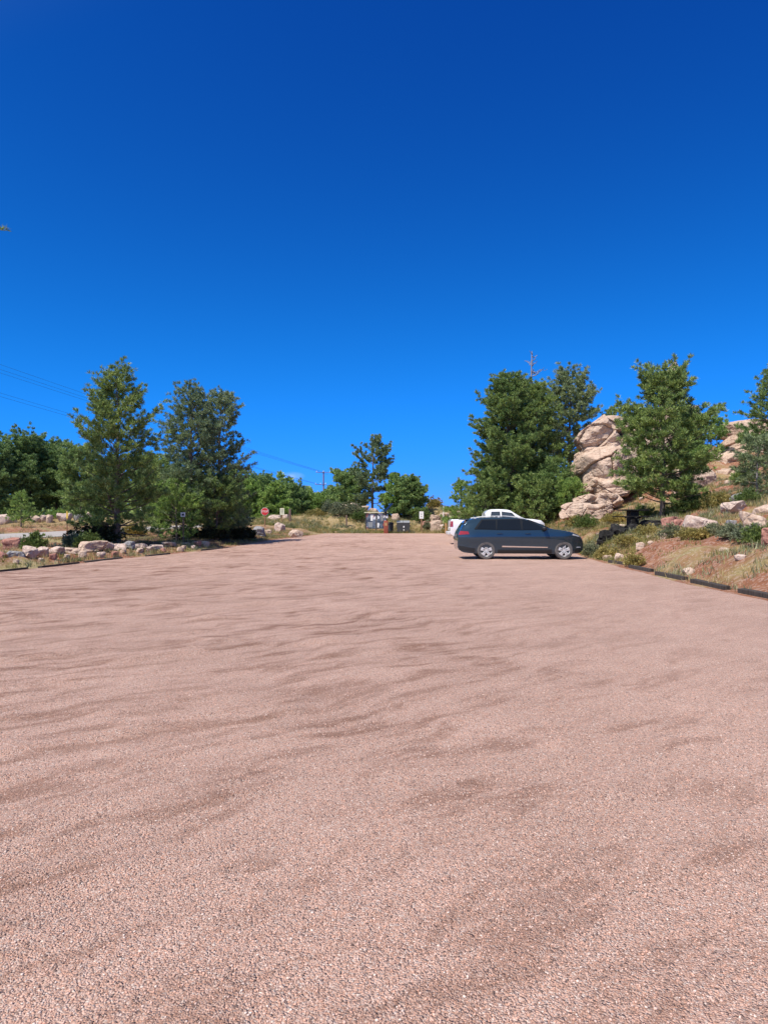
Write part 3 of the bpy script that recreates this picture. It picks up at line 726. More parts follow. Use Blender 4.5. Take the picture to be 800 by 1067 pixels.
def tree(name, label, px, Y, top, mat='pine', seed=1, Rm=2., bark='bark', group=None, dz=0., cat='tree', **kw):
    x = X(px, Y); g0 = hz(x, Y); Ht = (Z(top, Y) - g0) * .955
    (tv, tf), (bv, bf) = pine_data(seed, Ht, Rm, **kw)
    root = empty(name, (x, Y, g0), label, cat, group)
    link('trunk', np_mesh('trunk', tv, tf, M[bark], True), root)
    link('crown', np_mesh('crown', bv, bf, M[mat]), root)
    return root
tree('pine_tree', 'tall slender pine with a clear trunk on the left lot edge', 122, 37, 384, seed=3, Rm=2.75, cb=.08, prof='egg', nbr=78, dens=1.15, e1=62)
tree('pine_tree', 'left pine of the touching pair beside the gravel lot', 198, 44, 398, seed=5, Rm=2.6, cb=.06, prof='egg', nbr=84, mat='pine_grey', dens=1.1, e1=62)
tree('pine_tree', 'right pine of the touching pair beside the gravel lot', 229, 47, 408, seed=8, Rm=2.3, cb=.06, prof='dome', nbr=84, mat='pine_grey', dens=1.15, e1=55)
tree('young_pine', 'young bright pine filling the gap between tall pine and pair', 166, 45, 482, seed=13, Rm=1.9, cb=.1, prof='oval', nbr=46, mat='pine', dens=1.1)
tree('young_pine', 'low bright young pine in front of the touching pair', 184, 42, 512, seed=14, Rm=1.9, cb=.08, prof='round', nbr=34, mat='pine_bright')
tree('young_pine', 'low spreading young pine under the right pine of the pair', 226, 44, 505, seed=15, Rm=2.0, cb=.14, prof='round', nbr=40, mat='pine')
tree('young_pine', 'small young pine at the right foot of the pair', 242, 49, 514, seed=16, Rm=1.35, cb=.1, prof='oval', nbr=34, mat='pine_bright')
tree('pine_tree', 'pine mostly outside the picture, one branch tip at left edge', -77, 30, 172, seed=21, Rm=2.7, gap=.35, tl=.24, bw=.06, cb=.56, prof='round', nbr=60, dens=.9)
tree('young_pine', 'small bright green pine standing beyond the road', 22, 66, 512, seed=23, Rm=1.4, cb=.05, prof='cone', nbr=34, mat='pine_bright')
tree('pine_tree', 'broad bushy pine beyond the road at far left', 31, 84, 463, seed=25, Rm=4.6, cb=.1, prof='oval', nbr=88, tl=.3, bw=.08, mat='far_green')
tree('pine_tree', 'pine cut by the left picture edge beyond the road', -8, 80, 462, seed=26, Rm=3.4, cb=.1, prof='oval', nbr=60, tl=.3, bw=.08, mat='far_green')
tree('pine_tree', 'narrower pine just right of the broad bushy one', 59, 88, 461, seed=27, Rm=3.0, cb=.1, prof='oval', nbr=64, tl=.3, bw=.08, mat='far_green')
tree('pine_tree', 'dark pine behind the tall slender pine on the left', 84, 82, 470, seed=28, Rm=3.2, cb=.12, prof='oval', nbr=64, tl=.3, bw=.08, mat='far_green')
tree('pine_tree', 'pine seen low between the tall pine and the pair', 152, 92, 478, seed=29, Rm=3.6, cb=.1, prof='oval', nbr=64, tl=.3, bw=.08, mat='far_green')
# mid tree line
ML = 'pines of the middle tree line'
for i, (px, top, Y, rm, m, lb) in enumerate([
    (112, 486, 100, 3.4, 'far_green', 'mid distance pine behind the tall left pine trunk'),
    (190, 492, 104, 3.6, 'far_green', 'mid distance pine hidden behind the touching pair'),
    (238, 507, 104, 3.4, 'far_green', 'mid distance pine peeking out right of the pair'),
    (255, 501, 100, 3.6, 'pine_bright', 'bright round topped pine left above the stop sign'),
    (270, 500, 104, 3.4, 'far_green', 'pine directly above the stop sign in the tree line'),
    (287, 504, 98, 3.2, 'pine_bright', 'bright pine directly above the cream sign'),
    (303, 511, 104, 2.9, 'far_green', 'pine above the brown wooden post in the tree line'),
    (318, 512, 112, 2.6, 'far_green', 'small pine just left of the utility pole base'),
    (331, 520, 106, 2.4, 'pine_bright', 'low bright pine at the left foot of the utility pole'),
    (345, 508, 120, 2.4, 'far_green', 'narrow dark pine just right of the utility pole'),
    (353, 514, 108, 2.6, 'far_green', 'pine between utility pole and the tall open pine')]):
    tree('pine_tree', lb, px, Y, top, mat=m, seed=40 + i, Rm=rm, cb=.06, prof=['oval', 'cone'][i % 2], nbr=56, tl=.34, bw=.1, nb=8, group=ML)
tree('pine_tree', 'tall open crowned pine above the notice board', 388, 94, 458, seed=61, Rm=3.3, cb=.22, prof='open', nbr=40, tl=.32, bw=.09, mat='pine_grey', gap=.18)
tree('pine_tree', 'bushy low pine left of the tall open crowned pine', 366, 97, 496, seed=62, Rm=3.4, cb=.08, prof='round', nbr=50, tl=.34, bw=.1, mat='far_green')
tree('pine_tree', 'rounded bright green tree behind the dumpster', 427, 82, 502, seed=63, Rm=2.5, cb=.04, prof='egg', nbr=64, tl=.3, bw=.09, mat='far_green', dens=1.2)
tree('pine_tree', 'spiky topped bright tree behind the solar post', 412, 83, 493, seed=64, Rm=1.9, cb=.05, prof='cone', nbr=54, tl=.3, bw=.09, mat='pine_bright')
# right cluster
tree('pine_tree', 'largest dense dark pine behind the parked vehicles', 530, 57, 388, seed=71, Rm=3.6, cb=.06, prof='egg', nbr=120, tl=.24, bw=.06, nb=10, dens=1.1, gap=.05)
tree('pine_tree', 'dense pine overlapping the largest one on its right', 553, 60, 402, seed=72, Rm=3.0, cb=.08, prof='dome', nbr=100, tl=.25, bw=.06, nb=10, gap=.06)
tree('pine_tree', 'greyish open pine standing left above the outcrop', 593, 64, 389, seed=73, Rm=3.0, cb=.22, prof='dome', nbr=74, tl=.26, bw=.06, mat='pine_grey', gap=.15)
tree('young_pine', 'bright young pine in front of the outcrop foot', 578, 55, 478, seed=74, Rm=2.4, cb=.06, prof='cone', nbr=56, mat='pine', tl=.24, bw=.055)
tree('young_pine', 'bright young pine against the lower left of the outcrop', 594, 53, 506, seed=90, Rm=1.2, cb=.05, prof='round', nbr=40, tl=.24, bw=.055, mat='pine_bright')
tree('young_pine', 'small pine at the left of the dense cluster over the tailgate', 481, 62, 500, seed=75, Rm=1.9, cb=.05, prof='cone', nbr=40, tl=.26, bw=.06, mat='pine_bright')
tree('young_pine', 'low bright pine behind the white truck cab', 506, 55, 505, seed=76, Rm=2.4, cb=.04, prof='egg', nbr=46, tl=.25, bw=.06, mat='pine')
tree('young_pine', 'low bright pine behind the bonnet of the white truck', 556, 54, 502, seed=77, Rm=2.3, cb=.04, prof='egg', nbr=46, tl=.25, bw=.06, mat='pine')
tree('pine_tree', 'big spreading pine on the slope before the granite summit', 690, 38, 392, seed=81, Rm=2.6, cb=.12, prof='dome', nbr=96, mat='pine', tl=.21, bw=.05, dens=1.15, lean=.02, e1=48)
tree('young_pine', 'bright green young pine high between summit and knob', 741, 56, 440, seed=82, Rm=1.5, cb=.05, prof='round', nbr=40, tl=.25, bw=.06, mat='pine_bright')
tree('young_pine', 'low bright pine hugging the layered block', 718, 50, 470, seed=83, Rm=1.6, cb=.05, prof='round', nbr=40, tl=.25, bw=.06, mat='pine_bright')
tree('pine_tree', 'dark pine cut by the right edge high on the skyline', 808, 52, 376, seed=84, Rm=2.6, cb=.1, prof='cone', nbr=60, tl=.24, bw=.06)
tree('conifer', 'small dark conifer with a pale trunk near the right edge', 789, 37, 458, seed=85, Rm=1.05, cb=.05, prof='oval', nbr=46, mat='pine_grey', bark='dead')
tree('conifer', 'second small conifer left of the pale trunked one', 776, 41, 492, seed=86, Rm=.8, cb=.05, prof='cone', nbr=34, mat='pine')
tree('young_pine', 'tiny pine crowning the left outcrop skyline', 637, 62, 428, seed=87, Rm=1.0, cb=.55, prof='round', nbr=24, tl=.24, bw=.06)
# dead snag
def snag():
    Y = 60; x = X(555, Y); g0 = hz(x, Y); Ht = Z(364, Y) - g0
    root = empty('dead_tree', (x, Y, g0), 'bare dead snag poking above the dense pine cluster', 'tree')
    k = np.linspace(0, 1, 10); m = MB().tube(np.stack([.12 * np.sin(k * 6), .1 * np.cos(k * 5), k * Ht - .1], 1), .2 * (1 - k * .85), 8); m.build('trunk', M['dead'], root, smooth=50)
    r = np.random.default_rng(5)
    for i in range(30):
        m = MB()
        z = Ht * r.uniform(.62, .97); a = r.uniform(0, 6.28); L = r.uniform(.5, 1.7) * (1.25 - z / Ht * .7); s = np.linspace(0, 1, 5)
        p = np.stack([L * s * math.cos(a), L * s * math.sin(a), z + L * (.35 * s + .12 * np.sin(s * 6 + i))], 1); m.tube(p, .05 * (1 - s * .75), 5)
        for q in range(3):
            b = a + r.uniform(-1, 1); p0 = p[2 + q % 3]; l = L * .3; m.tube([p0, p0 + np.array([l * math.cos(b), l * math.sin(b), l * r.uniform(-.2, .7)])], [.02, .008], 4)
        m.build('branch', M['dead'], root)
snag()

def shrub(name, label, px, Y, w, h, mat, seed, n=260, L=.14, bw=.05, group=None):
    r = np.random.default_rng(seed); x = X(px, Y); g0 = hz(x, Y)
    root = empty(name, (x, Y, g0), label, 'shrub', group)
    a = r.uniform(0, 2 * PI, n); el = np.arcsin(r.uniform(0, 1, n)); rad = r.uniform(.45, 1.05, n) * (1 + .25 * np.sin(a * 3 + seed))
    c = np.stack([w / 2 * rad * np.cos(a) * np.cos(el), w / 2 * rad * np.sin(a) * np.cos(el), h * .12 + h * .8 * rad * np.sin(el)], 1)
    ax = c / np.array([w, w, h]); ax[:, 2] += .25; ax /= np.linalg.norm(ax, axis=1)[:, None]
    v, f = blades(np.repeat(c, 2, 0) + .03 * r.standard_normal((2 * len(c), 3)), np.repeat(ax, 2, 0), L * .8, bw * .55, 8, .6, r)
    link('foliage', np_mesh('foliage', v, f, M[mat]), root)
    m = MB()
    for i in range(9):
        q = c[i * 7 % n]; m.tube([(0, 0, -.05), q * .5 + np.array([0, 0, .02]), q], [.018, .011, .005], 5)
    m.build('stem', M['bark'], root)
    return root
SH = 'shrubs on the right slope'
for i, (px, Y, w, h, m, lb) in enumerate([
    (727, 37, 2.6, 1.05, 'shrub', 'wide bright green shrub at the foot of the big right pine'),
    (706, 37.5, 1.3, .8, 'shrub', 'bright green shrub touching the big right pine trunk'),
    (748, 36, 1.6, .8, 'yellow_brush', 'yellowish shrub right of the wide bright green one'),
    (782, 21.5, 1.0, .5, 'sage', 'grey green sage clump near the right edge'),
    (762, 22.5, .75, .4, 'sage', 'smaller sage clump left of the one near the edge'),
    (745, 25, 1.0, .4, 'sage', 'grey green clump below the whitish boulders'),
    (722, 25, 1.1, .35, 'yellow_brush', 'low straw clump on the red soil left of the whitish boulders'),
    (700, 27, .9, .45, 'sage', 'dull sage clump beside the reddish boulders'),
    (675, 30, .9, .55, 'yellow_brush', 'yellow brush in front of the dark pile'),
    (655, 29, 1.0, .4, 'yellow_brush', 'yellow green brush right of the pink stones'),
    (660, 24.5, .6, .45, 'yellow_brush', 'yellow green tuft right behind the edge timbers'),
    (632, 29, 1.0, .5, 'yellow_brush', 'tall yellow brush right of the blue car nose'),
    (617, 31, .8, .6, 'sage', 'grey green brush just behind the blue car headlight'),
    (612, 44, 1.6, .9, 'shrub', 'green shrub below the slab at the outcrop foot'),
    (640, 43, 1.4, .6, 'yellow_brush', 'straw coloured shrub above the dark pile'),
    (795, 20, 1.0, .5, 'shrub', 'green clump on the bank at the right edge'),
    (779, 33, 1.2, .6, 'shrub', 'green shrub beneath the small conifers'),
    (670, 41, 1.2, .7, 'shrub', 'green shrub left of the big right pine trunk'),
    (600, 47, 1.4, .8, 'yellow_brush', 'yellow shrub behind the blue car bonnet'),
    (778, 62, 2.6, 1.2, 'yellow_brush', 'tan brush between the granite knobs on the skyline')]):
    shrub('shrub', lb, px, Y, w, h, m, 400 + i, n=int(160 + 120 * w), L=.11 + .03 * w, bw=.035 + .01 * w, group=SH)
SL = 'shrubs on the left verge'
for i, (px, Y, w, h, m, lb) in enumerate([
    (90, 33, 1.2, .75, 'shrub', 'green shrub behind the big pink boulder'),
    (78, 34.5, 1.0, .6, 'sage', 'dull shrub beside the yellow marker post'),
    (36, 29.5, .9, .8, 'shrub', 'leafy green shrub behind the pale blocky boulder'),
    (100, 36.5, 2.4, 1.2, 'shaded_brush', 'dark shaded shrub left of the tall pine trunk'),
    (110, 41, 2.2, 1.0, 'shaded_brush', 'dark shaded brush behind the tall pine trunk'),
    (242, 47, 2.2, 1.15, 'shaded_brush', 'dark rounded brush mound in shade right of the pair'),
    (222, 44, 2.0, .8, 'shaded_brush', 'dark brush under the right pine of the pair'),
    (192, 44, 1.6, .7, 'shaded_brush', 'dark brush under the left pine of the pair'),
    (140, 50, 1.6, 1.0, 'yellow_brush', 'yellowish shrub behind the tall pine beside the road'),
    (255, 49, 1.6, .9, 'shaded_brush', 'dark brush beside the grey white boulder'),
    (60, 80, 2.2, 1.1, 'pine_bright', 'green shrub behind the pale boulder beyond the road'),
    (8, 80, 2.6, 1.2, 'pine_bright', 'green shrub behind the far left boulders beyond the road')]):
    shrub('shrub', lb, px, Y, w, h, m, 440 + i, n=int(160 + 130 * w), L=.14 + .03 * w, bw=.05 + .012 * w, group=SL)
SM = 'shrubs on the grassy mound'
for i, (px, Y, w, h, m, lb) in enumerate([
    (344, 83, 2.6, 1.5, 'sage', 'grey green shrub on the left shoulder of the mound'),
    (354, 80, 2.4, 1.5, 'sage', 'sage shrub just left of the short brown post'),
    (368, 80, 2.8, 1.6, 'sage', 'sage shrub right of the short brown post'),
    (376, 78, 2.0, 1.2, 'shrub', 'green shrub left of the notice board'),
    (330, 82, 2.2, .8, 'yellow_brush', 'straw coloured brush on the mound slope'),
    (440, 79, 2.0, 1.6, 'shrub', 'green shrub behind the small white parking sign'),
    (452, 85, 1.8, 1.2, 'yellow_brush', 'yellow bush on the left of the pink knoll'),
    (447, 76, 1.4, .9, 'sage', 'sage bush at the foot of the pink knoll'),
    (470, 72, 2.0, 1.4, 'yellow_brush', 'yellow green bush behind the white truck tail')]):
    shrub('shrub', lb, px, Y, w, h, m, 460 + i, n=int(160 + 130 * w), L=.2, bw=.09, group=SM)
# grass and forest mass
def grass(name, n, seed, mat, hmin, hmax, bw, nb, thr, zones):
    r = np.random.default_rng(seed); cs = []; hs_ = []
    for (kind, cnt) in zones:
        m = int(cnt * 3)
        if kind == 'right':
            y = 9 + 58 * r.random(m) ** 1.5; x = Rx(y) + .05 + 14 * r.random(m) ** 1.35
        elif kind == 'left':
            y = r.uniform(14, 66, m); x = Lx(y) - .15 - 22 * r.random(m) ** 1.4
        elif kind == 'verge':
            y = r.uniform(52, 92, m); x = r.uniform(-58, -18, m)
        else:
            y = FAR + .3 + 20 * r.random(m) ** 1.3; x = r.uniform(-20, 14, m)
        bare = (kind == 'right') & (x - Rx(y) < 3.2) & (y < 27) & (r.random(m) < .82)
        k = ~bare & (fbm(x * .5, y * .5, s=seed) > thr) & (road_dist(x, y) > 4.15); x, y = x[k][:cnt], y[k][:cnt]
        cs.append(np.stack([x, y, Hgt(x, y) - .01], 1)); hs_.append(r.uniform(hmin, hmax, len(x)) * (1 if kind in ('right', 'left') else 1.5))
    c = np.vstack(cs); h = np.concatenate(hs_); N = len(c)
    Cc = np.repeat(c, nb, 0); hh = np.repeat(h, nb) * r.uniform(.5, 1.15, N * nb)
    Cc[:, :2] += .09 * r.standard_normal((N * nb, 2)); d = np.stack([.38 * r.standard_normal(N * nb), .38 * r.standard_normal(N * nb), np.ones(N * nb)], 1)
    d /= np.linalg.norm(d, axis=1)[:, None]; a = r.uniform(0, PI, N * nb); wv = bw * (1 + Cc[:, 1] / 50)
    p = np.stack([np.cos(a) * wv / 2, np.sin(a) * wv / 2, 0 * a], 1)
    v = np.stack([Cc - p, Cc + p, Cc + d * hh[:, None]], 1).reshape(-1, 3)
    o = link(name, np_mesh(name, v, np.arange(len(v)).reshape(-1, 3), M[mat])); tag(o, kind='stuff')
grass('dry_grass', 0, 501, 'dry', .10, .34, .012, 9, -.06, [('right', 7200), ('left', 2400), ('verge', 1800), ('mid', 4200)])
grass('green_grass', 0, 502, 'green_grass', .10, .30, .014, 9, 0.0, [('right', 8000), ('left', 1600), ('verge', 500), ('mid', 3600)])
grass('grey_weeds', 0, 503, 'sage', .12, .36, .02, 10, .04, [('right', 5200), ('left', 900), ('mid', 1500)])
def far_forest():
    r = np.random.default_rng(77); cs = []; ax = []
    for k in range(900):
        t = r.random(); x = -190 + 420 * r.random(); y = r.uniform(118, 220)
        if -8 < x / y * 100 < 14: continue
        g0 = hz(x, y); Ht = r.uniform(3.5, 7.5) * (.75 + y / 400)
        n = 70; u = r.random(n); q = 2.4 * (1 - u) ** .7 * r.uniform(.5, 1, n); a = r.uniform(0, 6.28, n)
        cs.append(np.stack([x + q * np.cos(a), y + q * np.sin(a), g0 + .3 + Ht * u], 1)); ax.append(np.stack([np.cos(a) * .6, np.sin(a) * .6, .5 + 0 * a], 1))
    c = np.vstack(cs); a = np.vstack(ax); a /= np.linalg.norm(a, axis=1)[:, None]
    v, f = blades(c, a, 1.0, .4, 6, .5, r)
    tag(link('distant_forest', np_mesh('distant_forest', v, f, M['far_green'])), kind='stuff')
far_forest()

def shaded_litter():  # brown needle sheets, coloured dark to deepen the shade under the left pines
    t = NT('shaded_needle_litter'); p = t.obj(True)
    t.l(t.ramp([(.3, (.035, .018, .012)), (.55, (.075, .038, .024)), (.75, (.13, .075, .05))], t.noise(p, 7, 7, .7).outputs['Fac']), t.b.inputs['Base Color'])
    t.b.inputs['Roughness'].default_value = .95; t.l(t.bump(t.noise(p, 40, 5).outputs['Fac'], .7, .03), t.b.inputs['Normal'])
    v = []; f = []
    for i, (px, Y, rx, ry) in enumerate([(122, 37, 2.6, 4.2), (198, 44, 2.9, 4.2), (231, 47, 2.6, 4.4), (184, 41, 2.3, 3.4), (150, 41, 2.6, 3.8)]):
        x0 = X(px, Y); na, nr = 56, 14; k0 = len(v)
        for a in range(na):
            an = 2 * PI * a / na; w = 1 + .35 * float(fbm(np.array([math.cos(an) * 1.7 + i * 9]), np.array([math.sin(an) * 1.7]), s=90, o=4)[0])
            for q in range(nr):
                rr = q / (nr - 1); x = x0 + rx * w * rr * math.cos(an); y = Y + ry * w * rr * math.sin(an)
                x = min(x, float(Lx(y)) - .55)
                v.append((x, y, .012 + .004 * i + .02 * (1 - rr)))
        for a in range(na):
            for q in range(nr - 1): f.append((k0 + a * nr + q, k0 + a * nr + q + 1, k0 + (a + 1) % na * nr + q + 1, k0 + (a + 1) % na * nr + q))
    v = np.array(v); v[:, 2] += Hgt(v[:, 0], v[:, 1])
    tag(link('shaded_needle_litter', np_mesh('shaded_needle_litter', v, f, t.m, True)), kind='stuff')
shaded_litter()

# ------------------------------------------------------------------ lot edge timbers
def timber(p0, p1, label, group):
    p0, p1 = np.array(p0, float), np.array(p1, float); c = (p0 + p1) / 2; L = np.linalg.norm(p1 - p0); a = math.atan2(p1[1] - p0[1], p1[0] - p0[0])
    b = MB().box((0, 0, 0), (L, .17, .14), bev=.012); g0 = float(lotz(c[0], c[1]))
    o = b.build('landscape_timber', M['dark_timber']); o.location = (c[0], c[1], g0 + (.025 if group == TR else -.02)); o.rotation_euler = (R(rng.uniform(-7, 7)), R(rng.uniform(-.6, .6)), a + R(rng.uniform(-1.5, 1.5)))
    tag(o, label, 'timber', group)
TR, TL = 'dark timbers along the right lot edge', 'dark timbers along the left lot edge'
for p0, p1, lb in [((8.62, 27.1), (8.7, 25.6), 'short dark timber closest to the parked car'), ((8.42, 24.2), (8.36, 22.2), 'second dark timber from the parked car'),
                   ((8.16, 21.2), (8.14, 19.2), 'third dark timber from the car in the middle of the row'), ((8.05, 18.5), (8.02, 16.6), 'fourth dark timber from the car on the right edge'),
                   ((8.05, 16.0), (8.1, 13.7), 'dark timber cut by the right picture edge'), ((8.1, 13.2), (8.1, 11.0), 'dark timber just beyond the right picture edge')]:
    timber(p0, p1, lb, TR)
for a, b, lb in [(20.9, 23.6, 'dark timber under the red boulder at the left edge'), (24.2, 26.6, 'dark timber in front of the pale blocky boulders'), (27.2, 29.8, 'dark timber in front of the big pink boulder'),
                 (31.6, 33.6, 'dark timber right of the tall pine trunk'), (37.0, 39.6, 'dark timber under the touching pair of pines')]:
    timber((float(Lx(a)) + .22, a), (float(Lx(b)) + .22, b), lb, TL)

# ------------------------------------------------------------------ vehicles
class Body:
    def __init__(s, L, zt, zb, prof, front, rear, hw, rc=.09):
        s.L, s.zt_, s.zb_, s.prof, s.front, s.rear, s.hw, s.rc = L, zt, zb, prof, front, rear, hw, rc
    def zt(s, x): return np.interp(x, *zip(*s.zt_))
    def zb(s, x): return np.interp(x, *zip(*s.zb_))
    def plan(s, x):
        r0, ra = s.rear; f0, fa = s.front
        return 1 - ra * np.maximum(0, (r0 - x) / r0) ** 2.2 - fa * np.maximum(0, (x - f0) / (s.L - f0)) ** 2.2
    def w(s, x, z): return s.hw * s.plan(x) * np.interp(z, *zip(*s.prof))
    def mesh(s, n=84):
        xk = np.array(sorted(set(np.round(np.concatenate([np.linspace(0, s.L, n), [p[0] for p in s.zt_]]), 4))))
        rows = []
        for x in xk:
            zt, zb = float(s.zt(x)), float(s.zb(x)); rc = min(s.rc, (zt - zb) * .3)
            zs = np.linspace(zb, zt - rc, 15); p = [(0.0, zb)] + [(float(s.w(x, z)), z) for z in zs]
            w1 = float(s.w(x, zt - rc))
            for k in range(1, 6):
                a = k / 5 * PI / 2; p.append((w1 - rc * 1.3 * (1 - math.cos(a)), zt - rc + rc * math.sin(a)))
            p.append((w1 * .45, zt + .012)); p.append((0.0, zt + .018))
            rows.append([(x, -y, z) for y, z in p] + [(x, y, z) for y, z in p[1:-1]][::-1])
        m = len(rows[0]); v = [q for r in rows for q in r]; f = []
        for i in range(len(rows) - 1):
            for j in range(m): f.append((i * m + j, i * m + (j + 1) % m, (i + 1) * m + (j + 1) % m, (i + 1) * m + j))
        f += [tuple(range(m)), tuple(range((len(rows) - 1) * m, len(rows) * m))[::-1]]
        return v, f
    def patch(s, ll, lr, ur, ul, off=.006, side=-1, nu=10, nv=6, th=.004):
        """panel on the flank between four (x, z) corners, standing off the skin"""
        v = []; f = []
        for o in (off, off - th - .01):
            for j in range(nv + 1):
                for i in range(nu + 1):
                    a, b = i / nu, j / nv
                    x = (ll[0] * (1 - a) + lr[0] * a) * (1 - b) + (ul[0] * (1 - a) + ur[0] * a) * b
                    z = (ll[1] * (1 - a) + lr[1] * a) * (1 - b) + (ul[1] * (1 - a) + ur[1] * a) * b
                    v.append((x, side * (float(s.w(x, z)) + o), z))
        m = nu + 1; K = m * (nv + 1)
        for j in range(nv):
            for i in range(nu):
                q = (j * m + i, j * m + i + 1, (j + 1) * m + i + 1, (j + 1) * m + i); f.append(q); f.append(tuple(a + K for a in q[::-1]))
        rim = [j for j in range(m)] + [j * m + nu for j in range(1, nv + 1)] + [nv * m + i for i in range(nu - 1, -1, -1)] + [j * m for j in range(nv - 1, 0, -1)]
        for a, b in zip(rim, rim[1:] + rim[:1]): f.append((a, b, b + K, a + K))
        return v, f
    def top(s, x0, x1, inset, off=.006, n=8):
        v = []; f = []
        for i in range(n + 1):
            x = x0 + (x1 - x0) * i / n; z = float(s.zt(x)); w = float(s.w(x, z - s.rc)) - inset
            for y in np.linspace(-w, w, 9): v.append((x, y, z + off + .018 * (1 - abs(y) / max(w, .01)) + .004))
        for i in range(n):
            for j in range(8): f.append((i * 9 + j, i * 9 + j + 1, (i + 1) * 9 + j + 1, (i + 1) * 9 + j))
        return v, f
def cut_arches(o, axles, r, w):
    cs = []
    for x, z in axles:
        for sd in (-1, 1):
            bm = bmesh.new(); bmesh.ops.create_cone(bm, cap_ends=True, segments=40, radius1=r, radius2=r, depth=.56)
            bmesh.ops.rotate(bm, matrix=Matrix.Rotation(R(90), 3, 'X'), verts=bm.verts); bmesh.ops.translate(bm, vec=(x, sd * (w - .08), z), verts=bm.verts)
            me = bpy.data.meshes.new('arch'); bm.to_mesh(me); bm.free(); c = bpy.data.objects.new('arch', me); C.objects.link(c); cs.append(c)
            md = o.modifiers.new('b', 'BOOLEAN'); md.operation = 'DIFFERENCE'; md.solver = 'EXACT'; md.object = c
    bpy.context.view_layer.update()
    ev = o.evaluated_get(bpy.context.evaluated_depsgraph_get()); me = bpy.data.meshes.new_from_object(ev)
    o.modifiers.clear(); o.data = me
    for c in cs: bpy.data.objects.remove(c)
    me.polygons.foreach_set('use_smooth', np.ones(len(me.polygons), bool)); me.set_sharp_from_angle(angle=R(32))
def wheel(root, x, y, z, r, sd, spokes=5, mat='alloy'):
    e = MB().lathe([(r * .66, -.11), (r * .9, -.118), (r * .985, -.09), (r, -.05), (r, .05), (r * .985, .09), (r * .9, .118), (r * .66, .11)], 44, 'y', close=True).build('wheel', M['rubber'], root, (x, y, z), smooth=40)
    rim = MB().lathe([(r * .665, -.113), (r * .665, -.09), (r * .60, -.075), (r * .58, .0), (r * .60, .09), (r * .665, .108)], 44, 'y', close=True)
    rim.lathe([(.001, -.1), (r * .15, -.098), (r * .17, -.08), (r * .17, -.03), (.001, -.03)], 20, 'y')
    for k in range(spokes * 2):
        a = 2 * PI * (k // 2) / spokes + (.17 if k % 2 else -.17) + .3
        d = Vector((math.cos(a), 0, math.sin(a))); m = Matrix.Rotation(-a, 3, 'Y')
        rim.box(tuple(d * r * .38 + Vector((0, -.085, 0))), (r * .5, .03, r * .19), m, .006)
    rm = rim.build('rim', M[mat], e, smooth=35)
    disc = MB().lathe([(.001, .02), (r * .575, .02), (r * .575, .035), (.001, .035)], 32, 'y').build('brake_disc', M['black'], e)
    if sd > 0: e.rotation_euler = (0, 0, PI)
    return e
def vehicle(name, label, cat, B, axles, wr, loc, rz, paint, doors, windows, trims, spokes, glass, extra):
    root = empty(name, loc, label, cat, rz=rz)
    v, f = B.mesh(); mb = MB().add(v, f); body = mb.build('body', M[paint], root)
    cut_arches(body, axles, wr * 1.17, B.hw)
    for x, z in axles:
        for sd in (-1, 1): wheel(root, x, sd * (B.hw - .135), z, wr, sd, spokes)
    # dark inner wheel wells and underbody
    MB().box((B.L / 2, 0, .34), (B.L * .9, B.hw * 1.1, .16), bev=.03).build('underbody', M['black'], root)
    for sd in (-1, 1):
        for dc in doors:
            d = MB().add(*B.patch(*dc['c'], off=.007, side=sd, nu=12, nv=12, th=.004)).build('door', M[paint], root, smooth=30)
            hx, hzv = dc['h']; y = sd * (float(B.w(hx, hzv)) + .03)
            MB().box((hx, y, hzv), (.22, .03, .035), bev=.01).build('handle', M[dc.get('hm', paint)], d, smooth=40)
        for wc in windows:
            fr = wc['frame'] and MB().add(*B.patch(*wc['frame'], off=.011, side=sd, nu=12)).build('window', M['trim'], root, smooth=40)
            g_ = MB().add(*B.patch(*wc['c'], off=.016, side=sd, nu=12)).build('pane', M[glass], fr, smooth=40)
        for nm, mt, cs, off in trims:
            MB().add(*B.patch(*cs, off=off, side=sd, nu=14)).build(nm, M[mt], root, smooth=40)
    extra(root, B)
    return root
# dark blue crossover, nose to the right, broadside to the viewer
SUV = Body(5.19,
    zt=[(0, .66), (.02, .98), (.06, 1.08), (.13, 1.22), (.28, 1.45), (.42, 1.59), (.6, 1.645), (.86, 1.682), (1.5, 1.716), (1.95, 1.722), (2.5, 1.695), (2.84, 1.645), (3.2, 1.515), (3.6, 1.345), (3.8, 1.262), (3.95, 1.225), (4.4, 1.165), (4.75, 1.09), (4.98, 1.0), (5.1, .90), (5.17, .78), (5.19, .68)],
    zb=[(0, .48), (.08, .36), (.3, .27), (.6, .24), (4.6, .22), (4.95, .24), (5.1, .30), (5.19, .46)],
    prof=[(.2, .915), (.34, .955), (.5, .965), (.62, .972), (.8, .995), (.93, 1.0), (1.02, .99), (1.12, .975), (1.24, .945), (1.4, .865), (1.55, .775), (1.62, .73), (1.75, .66)],
    front=(4.25, .30), rear=(.75, .17), hw=.995)
